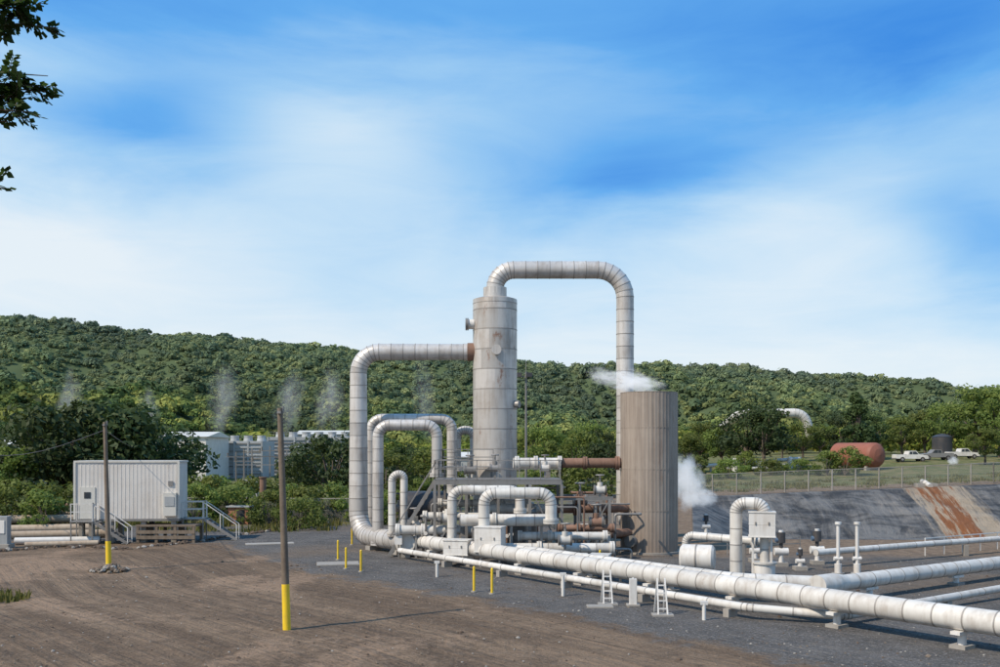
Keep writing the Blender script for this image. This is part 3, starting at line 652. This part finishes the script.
for (px,py,w,dd,rz) in[(338,564,2.2,1.4,.2),(270,544,3.0,1.0,.3),(690,598,1.3,.6,-.9),(860,598,1.2,.6,.2),(600,607,1.0,.6,0)]:
    mb=MB(); g=gnd(px,py); mb.box(g+Vector((0,0,.02)),(w,dd,.08),'conc',rz=rz); mb.finish('concrete_pad',.02)
for (px,py,tx,ty,yy) in[(287,629,280,408,584),(109,570,105,422,541)]:
    mb=MB(); g=gnd(px,py); d=g.y; top=loc(tx,ty,d)
    zt=CH-(yy-HY)*d/F; t=(zt)/(top.z); pm=g.lerp(top,t)
    mb.cyl(g-Vector((0,0,.2)),pm,.135,'yellow',r2=.13,seg=14); mb.cyl(pm,top,.125,'wood',r2=.09,seg=14)
    mb.box(top+Vector((0,0,-.15)),(.12,.35,.08),'steel'); mb.cyl(top+Vector((.1,0,-.15)),top+Vector((.1,0,.05)),.04,'steel',seg=8)
    mb.finish('utility_pole')
def lump(mb,c,s,mat):
    vs=[];N=7
    for k2,(zz,rr) in enumerate(((0,1),(.35,.95),(.7,.6))):
        for i in range(N):
            a=2*math.pi*i/N+k2*.3; q=rr*random.uniform(.75,1.15); vs.append((c[0]+math.cos(a)*s*q,c[1]+math.sin(a)*s*q*.9,c[2]+zz*s*random.uniform(.8,1.1)-(.05*s if k2==0 else 0)))
    vs.append((c[0],c[1],c[2]+s*.85)); fs=[]
    for k2 in(0,1):
        for i in range(N): fs.append((k2*N+i,k2*N+(i+1)%N,(k2+1)*N+(i+1)%N,(k2+1)*N+i))
    for i in range(N): fs.append((2*N+i,2*N+(i+1)%N,3*N))
    mb.add(vs,fs,mat)
mb=MB(); g=gnd(110,571)
for i in range(90):
    a=random.uniform(0,6.28); r=random.uniform(.05,1)**.8; s=random.uniform(.07,.2)*(1.3-r*.5)
    lump(mb,(g.x+math.cos(a)*r*.95,g.y+math.sin(a)*r*.8,.22*(1-r)),s,random.choice(['soil','soil','conc','wood']))
mb.finish('rubble_pile')
random.seed(40); mb=MB(); pl=[to(-30,553),to(60,547),to(130,549),to(205,541),to(240,535),to(330,523)]
for (x0,y0),(x1,y1) in zip(pl[:-1],pl[1:]):
    L=math.hypot(x1-x0,y1-y0)
    for i in range(int(L*9)):
        t=random.random(); off=random.gauss(0,.38); s=random.uniform(.05,.2)*math.exp(-off*off*2)+.03
        lump(mb,(x0+(x1-x0)*t,y0+(y1-y0)*t+off,.0),s,'soil' if random.random()<.85 else 'conc')
mb.finish('soil_windrow')
mb=MB(); a=loc(105,430,gnd(109,570).y)
for dz,e in((0,loc(-60,440,70)),(0,loc(150,438,150))):
    pts=[a.lerp(e,i/10)-Vector((0,0,1.2*math.sin(math.pi*i/10))) for i in range(11)]
    for p,q in zip(pts[:-1],pts[1:]): mb.cyl(p,q,.02,'dark',seg=5,caps=False)
mb.finish('overhead_cable')
mb=MB(); d=82; X=(526-500)*d/F; zt=CH+78*d/F; mb.cyl((X,d,0),(X,d,zt),.13,'steel',r2=.08,seg=10); mb.beam((X-.6,d,zt-.4),(X+.3,d,zt-.4),.08,'steel')
for x in(-.6,.3): mb.box((X+x,d-.2,zt-.25),(.45,.3,.35),'dark'); mb.beam((X,d,0),(X,d,.3),.4,'conc')
mb.cyl((X,d,zt),(X,d,zt+.9),.03,'steel',seg=6); mb.finish('floodlight_mast')
def office():
    mb=MB(); kk=64.8/F; c=Vector(((136-500)*kk,64.2,0)); L,Wd=6.5,2.6; z0=CH-67*kk; z1=CH-(462-450)*kk; rz=.10
    R=Matrix.Rotation(rz,3,'Z'); H=z1-z0
    def b(x,y,z,s,m): mb.box(c+R@Vector((x,y,0))+Vector((0,0,z)),s,m,rz=rz,var=.5)
    b(0,0,(z0+z1)/2,(L,Wd,H),'cream'); b(0,0,z1+.05,(L+.12,Wd+.12,.12),'creamroof'); b(0,0,z0-.07,(L+.05,Wd+.05,.16),'steel')
    for i in range(26): b(-L/2+.15+i*(L-.3)/25,-Wd/2-.006,(z0+z1)/2,(.05,.016,H-.1),'cream')
    for x in(-L/2,L/2): b(x,-Wd/2,(z0+z1)/2,(.14,.14,H),'creamroof')
    b(-2.45,-Wd/2-.03,z0+1.05,(.95,.06,2.05),'creamroof'); b(-2.45,-Wd/2-.07,z0+1.55,(.4,.03,.4),'glass'); b(-2.1,-Wd/2-.09,z0+1.0,(.06,.06,.12),'dark')
    b(2.75,-Wd/2-.17,z0+.95,(.8,.34,1.5),'creamroof'); b(2.75,-Wd/2-.36,z0+1.15,(.6,.03,.6),'grey')
    b(2.75,-Wd/2-.05,z0+2.3,(.3,.06,.3),'steel')
    for x in(-2.9,-1,1,2.9):
        for y in(-1,1): b(x,y,(z0-.15)/2,(.3,.4,z0-.15),'conc')
    for sx in(-1,1):
        xc=sx*(L/2+.75) if sx>0 else -2.45; yc=0 if sx>0 else -Wd/2-.65
        b(xc,yc,z0-.08,(1.4,1.2,.08),'steel')
        for dx in(-.65,.65):
            for dy in(-.55,.55): b(xc+dx,yc+dy,z0/2-.05,(.07,.07,z0-.1),'steel'); b(xc+dx,yc+dy,z0+.5,(.05,.05,1.1),'white')
        for h in(.55,1.05): b(xc,yc-.55,z0+h,(1.4,.05,.05),'white'); b(xc,yc+.55,z0+h,(1.4,.05,.05),'white') if sx>0 else None
        for i in range(7):
            t=(i+.5)/7; b(xc+sx*(.7+2.0*t) if sx>0 else xc+.7+2.0*t,yc,z0*(1-t)-.05,(.28,1.0,.05),'steel')
        for dy in(-.5,.5):
            A=c+R@Vector((xc+.7,yc+dy,0))+Vector((0,0,z0-.1));B=c+R@Vector((xc+2.8,yc+dy,0))+Vector((0,0,.05))
            mb.beam(A,B,.05,'steel',.18); mb.beam(A+Vector((0,0,1.1)),B+Vector((0,0,1.0)),.05,'white'); mb.beam(A,A+Vector((0,0,1.1)),.05,'white'); mb.beam(B,B+Vector((0,0,1.0)),.05,'white'); mb.beam(A.lerp(B,.5),A.lerp(B,.5)+Vector((0,0,1.05)),.05,'white')
    mb.finish('portable_office_cabin')
office()
mb=MB(); g=gnd(165,543)
mb.box(g+Vector((0,1,1.1)),(3.9,1.8,.12),'wood'); 
for x in(-1.8,-.6,.6,1.8):
    for y in(.2,1.8): mb.box(g+Vector((x,y,.52)),(.18,.18,1.04),'wood')
for z in(.35,.7): mb.box(g+Vector((0,.1,z)),(3.8,.05,.22),'wood')
mb.finish('timber_loading_dock')
mb=MB()
for i,(px,py,z,L,r,m) in enumerate([(-20,534,.3,8,.3,'tan'),(-10,540,.28,7.5,.28,'tan'),(0,528,.3,7,.3,'rust'),(-25,531,.85,7,.3,'tan'),(-5,526,.9,6,.28,'tan'),(15,545,.25,5,.22,'white'),(-30,524,1.35,7,.26,'rust'),(5,521,.3,7,.3,'tan'),(25,548,.2,4,.17,'tan')]):
    g=gnd(px,py); a=Vector((g.x,g.y,z)); e=a+Vector((L,1.6+random.uniform(-.8,.8),0)); mb.cyl(a,e,r,m,seg=18,caps=False); mb.cyl(a,e,r*.9,'dark',seg=18,caps=False); mb.cyl(e-(e-a).normalized()*.03,e-(e-a).normalized()*.02,r,'dark',seg=18)
for x in(-1.5,3): g=gnd(10,534); mb.box(g+Vector((x,0,.02)),(.25,5,.12),'wood')
mb.finish('steel_pipe_stack')
mb=MB(); g=gnd(2,548); mb.box(g+Vector((0,0,1.1)),(.9,.5,1.7),'grey'); mb.box(g+Vector((0,0,.13)),(1.2,.8,.26),'conc'); mb.box(g+Vector((0,-.27,1.3)),(.6,.04,.8),'white'); mb.finish('electrical_cabinet',.02)
mb=MB(); g=gnd(263,520); mb.cyl(g,g+Vector((0,0,3.6)),.28,'rust',seg=12); mb.cyl(g+Vector((0,0,3.6)),g+Vector((0,0,3.7)),.36,'rust',seg=12); mb.finish('rusty_standpipe')
mb=MB(); g=gnd(240,524); mb.box(g+Vector((0,0,.7)),(1.6,1.2,1.4),'orange'); mb.box(g+Vector((0,0,1.45)),(1.9,1.5,.1),'grey'); mb.box(g+Vector((.2,-.62,.6)),(.6,.05,1.1),'dark'); mb.finish('pump_shed')
def fence(pts,h=2.3,name='chain_link_fence',sp=3.0,pr=.06):
    mb=MB()
    for a,b in zip(pts[:-1],pts[1:]):
        a=Vector(a);b=Vector(b); n=max(1,round((b-a).length/sp)); P=[]
        for i in range(n+1):
            p=a.lerp(b,i/n); p.z=gzf(p.x,p.y); P.append(p); mb.cyl(p,p+Vector((0,0,h)),pr,'conc',seg=6)
        for p,q in zip(P[:-1],P[1:]):
            mb.beam(p+Vector((0,0,h)),q+Vector((0,0,h)),pr,'conc'); mb.beam(p+Vector((0,0,h*.5)),q+Vector((0,0,h*.5)),.03,'steel')
            mb.add([p+Vector((0,0,.05)),q+Vector((0,0,.05)),q+Vector((0,0,h-.04)),p+Vector((0,0,h-.04))],[(0,1,2,3)],'link')
    mb.finish(name)
fence([(19,113.0,0),(60,118.2,0),(90,122,0)],2.5,pr=.08)
fence([(-50,84,0),(-12,80,0)],2.0)
fence([(-6,74,0),(12,78,0),(19,113,0)],2.0)
mb=MB(); d=195
mb.tube([loc(722,428,d+10),loc(740,414,d),loc(804,413,d),loc(812,440,d)],.95,'clad2',2.6,3,16)
mb.finish('distant_pipe_arch')
mb=MB(); a=loc(700,464,150);b=loc(800,462,160); a.z=gzf(a.x,a.y)+1;b.z=gzf(b.x,b.y)+1; mb.tube([a,b],.3,'clad2',1,4,12)
for t in(.1,.4,.7,.95): p=a.lerp(b,t); mb.box((p.x,p.y,p.z-.75),(.3,.3,.9),'conc')
mb.finish('distant_pipeline')
for px,py,d,rr,hh in[(735,462,150,.5,1.8),(760,463,148,.35,1.3),(790,462,152,.4,1.6)]:
    X=(px-500)*d/F; z=gzf(X,d); mb=MB(); mb.cyl((X,d,z),(X,d,z+hh),rr,'white'); mb.lathe((X,d,z),[(hh,rr),(hh+.25,rr*.6),(hh+.3,.01)],'white',20); mb.cyl((X-1.2,d,z+.6),(X+1.2,d,z+.6),.2,'white'); mb.finish('wellhead_tank')
mb=MB(); d=143; X=(880-500)*d/F; z=gzf(X,d); mb.lathe((X,d,z+2.2),[(0,.05),(.15,1.0),(.5,1.65),(.9,1.9),(8,1.9),(8.5,1.5),(8.7,.1)],'redrust',32,axis=(-.5,1,0))
for t in(1.6,6.5): p=Vector((X,d,0))+Vector((-.5,1,0)).normalized()*t; mb.box((p.x,p.y,z+.2),(2.6,.5,.8),'conc',rz=.46)
mb.finish('rusty_storage_tank')
mb=MB(); d=175; X=(942-500)*d/F; z=gzf(X,d); mb.cyl((X,d,z),(X,d,z+3.7),1.7,'dark',seg=28); mb.lathe((X,d,z),[(3.7,1.75),(4.1,1.0),(4.25,.2),(4.3,.01)],'dark',28); mb.finish('dark_water_tank')
def pickup(px,d,mat='white',face=1,name='pickup_truck'):
    X=(px-500)*d/F; z=gzf(X,d)+.02; mb=MB(); f=face
    body=[(-2.6,.5),(-2.6,1.1),(-2.45,1.15),(-.7,1.15),(-.5,1.7),(.6,1.75),(1.15,1.15),(2.45,1.0),(2.6,.8),(2.6,.45)]
    def ext(poly,y0,y1,m):
        n=len(poly); vs=[(X+f*x,d+y0,z+h) for x,h in poly]+[(X+f*x,d+y1,z+h) for x,h in poly]
        mb.add(vs,[tuple(range(n))[::-1],tuple(range(n,2*n))]+[(i,(i+1)%n,n+(i+1)%n,n+i) for i in range(n)],m)
    ext(body,-.9,.9,mat)
    ext([(-.5,1.18),(-.42,1.6),(.0,1.64),(.0,1.18)],-.915,.915,'glass'); ext([(.08,1.18),(.08,1.64),(.55,1.66),(.98,1.18)],-.915,.915,'glass')
    mb.box((X-f*1.6,d,z+1.16),(1.6,1.5,.04),'dark')
    for wx in(-1.6,1.65):
        for wy in(-.85,.85): mb.cyl((X+f*wx,d+wy-.12,z+.38),(X+f*wx,d+wy+.12,z+.38),.38,'rubber',seg=18); mb.cyl((X+f*wx,d+wy-.13,z+.38),(X+f*wx,d+wy+.13,z+.38),.2,'steel',seg=12)
    mb.box((X+f*2.62,d,z+.5),(.1,1.8,.2),'steel'); mb.box((X-f*2.62,d,z+.5),(.1,1.8,.2),'steel'); mb.box((X+f*2.58,d-.65,z+.82),(.08,.3,.16),'creamroof')
    mb.finish(name)
pickup(910,158,'white',1); pickup(936,162,'steel',-1); pickup(962,166,'white',1)
mb=MB(); g=Vector((51.2,117.2,0)); g.z=gzf(g.x,g.y)
mb.tube([g+Vector((1,3,.5)),g+Vector((0,0,.5)),g+Vector((-.1,-1.8,.1))],.3,'clad2',.5,.8,14); mb.box(g+Vector((0,-.3,.15)),(2.4,1.2,.5),'conc'); mb.finish('discharge_outlet')
def shed(px0,px1,top,d,depth,mat='creamroof',name='warehouse_building',wall='cream',rz=0,gable=True):
    x0=(px0-500)*d/F;x1=(px1-500)*d/F; zt=CH-(top-HY)*d/F; z0=gzf((x0+x1)/2,d)-.3; cx=(x0+x1)/2; mb=MB(); L=x1-x0; e=zt-1.0 if gable else zt
    mb.box((cx,d+depth/2,(z0+e)/2),(L,depth,e-z0),wall)
    if gable:
        y0,y1,ym=d-.4,d+depth+.4,d+depth/2
        mb.add([(x0-.4,y0,e+.02),(x1+.4,y0,e+.02),(x1+.4,ym,zt),(x0-.4,ym,zt),(x0-.4,y1,e+.02),(x1+.4,y1,e+.02)],[(0,1,2,3),(3,2,5,4),(0,3,4),(1,5,2)],mat)
    else: mb.box((cx,d+depth/2,e+.1),(L+.4,depth+.4,.2),mat)
    n=max(2,int(L/4))
    for i in range(n): mb.box((x0+(i+.5)*L/n,d-.03,e-1.6),(L/n*.45,.08,.8),'glass')
    mb.box((x0+L*.3,d-.04,z0+1.8),(L*.12,.1,3.2),'grey')
    mb.finish(name)
shed(145,206,431,165,14); shed(-10,22,438,150,10); shed(28,60,445,210,10,wall='grey'); shed(296,352,430,230,12,wall='grey'); shed(60,100,440,230,12); shed(455,475,452,170,10,wall='grey')
def cooling(px0,px1,top,d,n):
    x0=(px0-500)*d/F;x1=(px1-500)*d/F; zt=CH-(top-HY)*d/F; z0=gzf(x0,d)-.3; mb=MB(); L=x1-x0
    mb.box(((x0+x1)/2,d+5,(z0+zt)/2),(L,10,zt-z0),'grey')
    for i in range(n+1): mb.box((x0+i*L/n,d-.1,(z0+zt)/2),(.3,.3,zt-z0),'grey')
    m=int((zt-z0)/.7)
    for j in range(m): mb.box(((x0+x1)/2,d-.15,z0+.4+j*.7),(L-.1,.12,.22),'steel' if j%2 else 'grey')
    for i in range(n):
        c=(x0+(i+.5)*L/n,d+5,zt); mb.lathe(c,[(0,L/n*.36),(.7,L/n*.31),(1.1,L/n*.33),(1.1,L/n*.30),(.3,L/n*.28)],'grey',24)
    rail(mb,(x0,d,zt),(x1,d,zt),1.0,'steel')
    mb.finish('cooling_tower')
cooling(207,262,441,180,4); cooling(268,348,437,195,6)
mb=MB()
for px,t,d in((236,452,120),(252,448,125),(270,446,120),(287,450,118),(244,456,112),(300,455,122)):
    X=(px-500)*d/F; zt=CH-(t-HY)*d/F; mb.beam((X,d,0),(X,d,zt),.16,'steel'); mb.beam((X-1.2,d,zt-.6),(X+1.2,d,zt-.6),.1,'steel')
    for x in(-1,0,1): mb.cyl((X+x,d,zt-.55),(X+x,d,zt-.1),.07,'wood',seg=6)
mb.beam((-33,118,5.2),(-25,120,5.2),.12,'steel'); mb.beam((-32,118,4.2),(-24,118,4.2),.1,'steel')
mb.box((-29,114,1.4),(2.6,2,2.4),'grey'); mb.box((-33.5,115,1.2),(2,1.6,2),'grey')
mb.finish('substation_gantry')
def weeds():
    random.seed(77); mb=MB()
    spots=[(gnd(3,600),1.0,160,.42)]
    for _ in range(240):
        px=random.uniform(-20,340); py=random.uniform(508,532); g=gnd(px,py); spots.append((g,random.uniform(.4,1.3),34,random.uniform(.25,.8)))
    for _ in range(160):
        x=random.uniform(22,84); y=random.uniform(118.5,130); spots.append((Vector((x,y,gzf(x,y))),random.uniform(.5,1.3),26,random.uniform(.2,.7)))
    for g,r,n,h in spots:
        for _ in range(n):
            a=random.uniform(0,6.28); q=g+Vector((math.cos(a),math.sin(a),0))*r*random.random()**.6; hh=h*random.uniform(.4,1)
            ln=Vector((random.gauss(0,.25),random.gauss(0,.25),1))*hh; w=Vector((random.gauss(0,1),random.gauss(0,1),0)).normalized()*.06
            mb.add([q-w,q+w,q+ln+w*.3,q+ln-w*.3],[(0,1,2,3)],'grass',False,random.random())
    mb.finish('weeds_grass')
weeds()
def stones():
    random.seed(78); mb=MB()
    for _ in range(1500):
        px=random.uniform(-20,1050); py=450+ (110/ (random.uniform(.45,1.0)))
        g=gnd(px,py); s=random.uniform(.015,.045)*(2 if random.random()<.04 else 1)
        lump(mb,(g.x,g.y,0),s,random.choice(['conc','soil','soil','wood']))
    mb.finish('loose_stones')
stones()
# ------------------------------------------------------------ steam
def steam(name,c,r,dens,scale=2.0,seed=0,emit=.0,rot=0,thr=.0,stretch=(1,1,1)):
    bpy.ops.mesh.primitive_ico_sphere_add(subdivisions=3,radius=1,location=c); o=bpy.context.object; o.name=name; o.scale=r; o.rotation_euler=(0,rot,0)
    m=bpy.data.materials.new(name+'_mat'); m.use_nodes=True; nt=NT(m.node_tree); nt.n.remove(nt.n['Principled BSDF'])
    tc=nt.new('ShaderNodeTexCoord').outputs['Object']
    ln=nt.new('ShaderNodeVectorMath',operation='LENGTH'); nt.l.new(tc,ln.inputs[0])
    n=nt.noise(nt.mapping(tc,stretch,(0,0,0),(seed*3.7,seed,0)),scale,4,.6,.5)
    f=nt.math('SUBTRACT',1,ln.outputs['Value'])
    v=nt.math('ADD',nt.math('MULTIPLY',f,1.3),nt.math('MULTIPLY_ADD',n,3.0,-1.65-thr))
    v=nt.math('MULTIPLY',v,nt.mapr(f,0,.3),clamp=True)
    v=nt.math('MULTIPLY',v,dens)
    pv=nt.new('ShaderNodeVolumePrincipled'); pv.inputs['Color'].default_value=(1,1,1,1); nt.l.new(v,pv.inputs['Density'])
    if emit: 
        pv.inputs['Emission Color'].default_value=(.93,.96,1,1); nt.l.new(nt.math('MULTIPLY',v,emit),pv.inputs['Emission Strength'])  # slight glow added to the steam, standing in for multiply scattered light
    nt.l.new(pv.outputs[0],nt.n['Material Output'].inputs['Volume']); o.data.materials.append(m)
    return o
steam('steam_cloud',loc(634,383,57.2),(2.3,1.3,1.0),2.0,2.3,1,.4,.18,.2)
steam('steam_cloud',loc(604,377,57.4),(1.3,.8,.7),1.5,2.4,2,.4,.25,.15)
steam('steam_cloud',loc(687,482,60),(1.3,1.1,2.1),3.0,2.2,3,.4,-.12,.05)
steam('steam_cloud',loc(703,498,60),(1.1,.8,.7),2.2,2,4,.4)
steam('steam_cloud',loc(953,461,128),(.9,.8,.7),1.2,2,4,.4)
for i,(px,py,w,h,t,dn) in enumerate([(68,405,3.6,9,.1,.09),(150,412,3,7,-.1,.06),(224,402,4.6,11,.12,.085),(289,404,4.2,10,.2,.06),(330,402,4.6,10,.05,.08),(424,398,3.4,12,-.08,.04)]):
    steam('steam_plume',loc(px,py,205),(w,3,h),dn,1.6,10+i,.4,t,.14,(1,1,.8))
# ------------------------------------------------------------ world, sun, camera
sunv=Vector((-.68,-.46,0)).normalized(); el=math.radians(46); az=math.atan2(sunv.x,sunv.y)
W=bpy.data.worlds.new('World'); S.world=W; W.use_nodes=True; nt=NT(W.node_tree); nt.n.clear()
sky=nt.new('ShaderNodeTexSky'); sky.sky_type='NISHITA'; sky.sun_disc=False; sky.sun_elevation=el; sky.sun_rotation=az; sky.air_density=1.2; sky.dust_density=1.5; sky.ozone_density=3
tc=nt.new('ShaderNodeTexCoord').outputs['Generated']; sp=nt.new('ShaderNodeSeparateXYZ'); nt.l.new(tc,sp.inputs[0])
azn=nt.math('ARCTAN2',sp.outputs[0],sp.outputs[1]); eln=nt.math('ARCSINE',sp.outputs[2])
cv=nt.new('ShaderNodeCombineXYZ'); nt.l.new(azn,cv.inputs[0]); nt.l.new(eln,cv.inputs[1])
wisp=nt.noise(nt.mapping(cv.outputs[0],(1.4,4.6,1),(0,0,-.30)),1.7,8,.58,.5)
wisp2=nt.noise(nt.mapping(cv.outputs[0],(2,9,1),(0,0,.25)),2.6,8,.6,.8)
soft=nt.noise(nt.mapping(cv.outputs[0],(1,1.8,1),(0,0,-.2)),2.2,3,.5,.3)
az2=nt.math('ADD',azn,nt.math('MULTIPLY_ADD',soft,.22,-.11)); el2=nt.math('ADD',eln,nt.math('MULTIPLY_ADD',wisp,.10,-.05))
def patch(px,py,sx,sy,w):
    v=Vector((px-500,F,HY-py)).normalized(); a=math.atan2(v.x,v.y); e=math.asin(v.z)
    dx=nt.math('DIVIDE',nt.math('SUBTRACT',az2,a),sx/F); dy=nt.math('DIVIDE',nt.math('SUBTRACT',el2,e),sy/F)
    r=nt.math('ADD',nt.math('MULTIPLY',dx,dx),nt.math('MULTIPLY',dy,dy))
    return nt.math('MULTIPLY',nt.math('EXPONENT',nt.math('MULTIPLY',r,-1)),w)
b=nt.mapr(eln,.09,.46,.05,.68,False)
for p in[(150,120,100,48,.38),(650,175,110,46,.44),(885,45,170,55,.38),(660,30,150,40,.10),(1000,250,60,60,.42),(200,5,260,30,.18),(520,190,90,60,.12),
         (330,130,150,60,-.26),(40,62,110,24,-.16),(800,235,120,60,-.08),(40,230,170,70,-.22)]:
    b=nt.math('ADD',b,patch(*p))
b=nt.math('ADD',b,nt.math('MULTIPLY_ADD',wisp,.42,-.21))
b=nt.math('ADD',b,nt.math('MULTIPLY_ADD',wisp2,.22,-.11))
b=nt.math('MINIMUM',nt.math('MAXIMUM',b,0),1)
ramp=nt.new('ShaderNodeValToRGB'); nt.l.new(b,ramp.inputs[0]); e=ramp.color_ramp.elements
e[0].position=0; e[0].color=(.84,.92,.98,1); e[1].position=1; e[1].color=(.02,.23,.78,1)
for p,c in((.2,(.59,.79,.97,1)),(.42,(.34,.62,.94,1)),(.68,(.13,.43,.90,1))): q=e.new(p); q.color=c
bg1=nt.new('ShaderNodeBackground'); nt.l.new(sky.outputs[0],bg1.inputs[0]); bg1.inputs[1].default_value=.12
bg2=nt.new('ShaderNodeBackground'); nt.l.new(ramp.outputs[0],bg2.inputs[0]); bg2.inputs[1].default_value=1.0
mx=nt.new('ShaderNodeMixShader'); mx.inputs[0].default_value=.9; nt.l.new(bg1.outputs[0],mx.inputs[1]); nt.l.new(bg2.outputs[0],mx.inputs[2])
out=nt.new('ShaderNodeOutputWorld'); nt.l.new(mx.outputs[0],out.inputs[0])
L=bpy.data.lights.new('sun','SUN'); L.energy=4.7; L.angle=math.radians(.8); L.color=(1,.89,.73); lo=bpy.data.objects.new('sun',L); empty_link(lo)
sd=Vector((sunv.x*math.cos(el),sunv.y*math.cos(el),math.sin(el))); lo.rotation_euler=sd.to_track_quat('Z','Y').to_euler(); lo.location=(-30,-30,60)
cam=bpy.data.cameras.new('camera'); cam.lens=35; cam.sensor_width=36; cam.shift_y=.1165; cam.clip_end=8000; cam.clip_start=.1
if ZOOM: zx,zy,zf=ZOOM; cam.lens=35*zf; cam.shift_x=(zx-500)/1000*zf; cam.shift_y=(HY-zy)/1000*zf
co=bpy.data.objects.new('camera',cam); co.location=(0,0,CH); co.rotation_euler=(math.radians(90),0,0); empty_link(co); S.camera=co
S.view_settings.view_transform='Standard'; S.view_settings.look='None'; S.view_settings.exposure=0
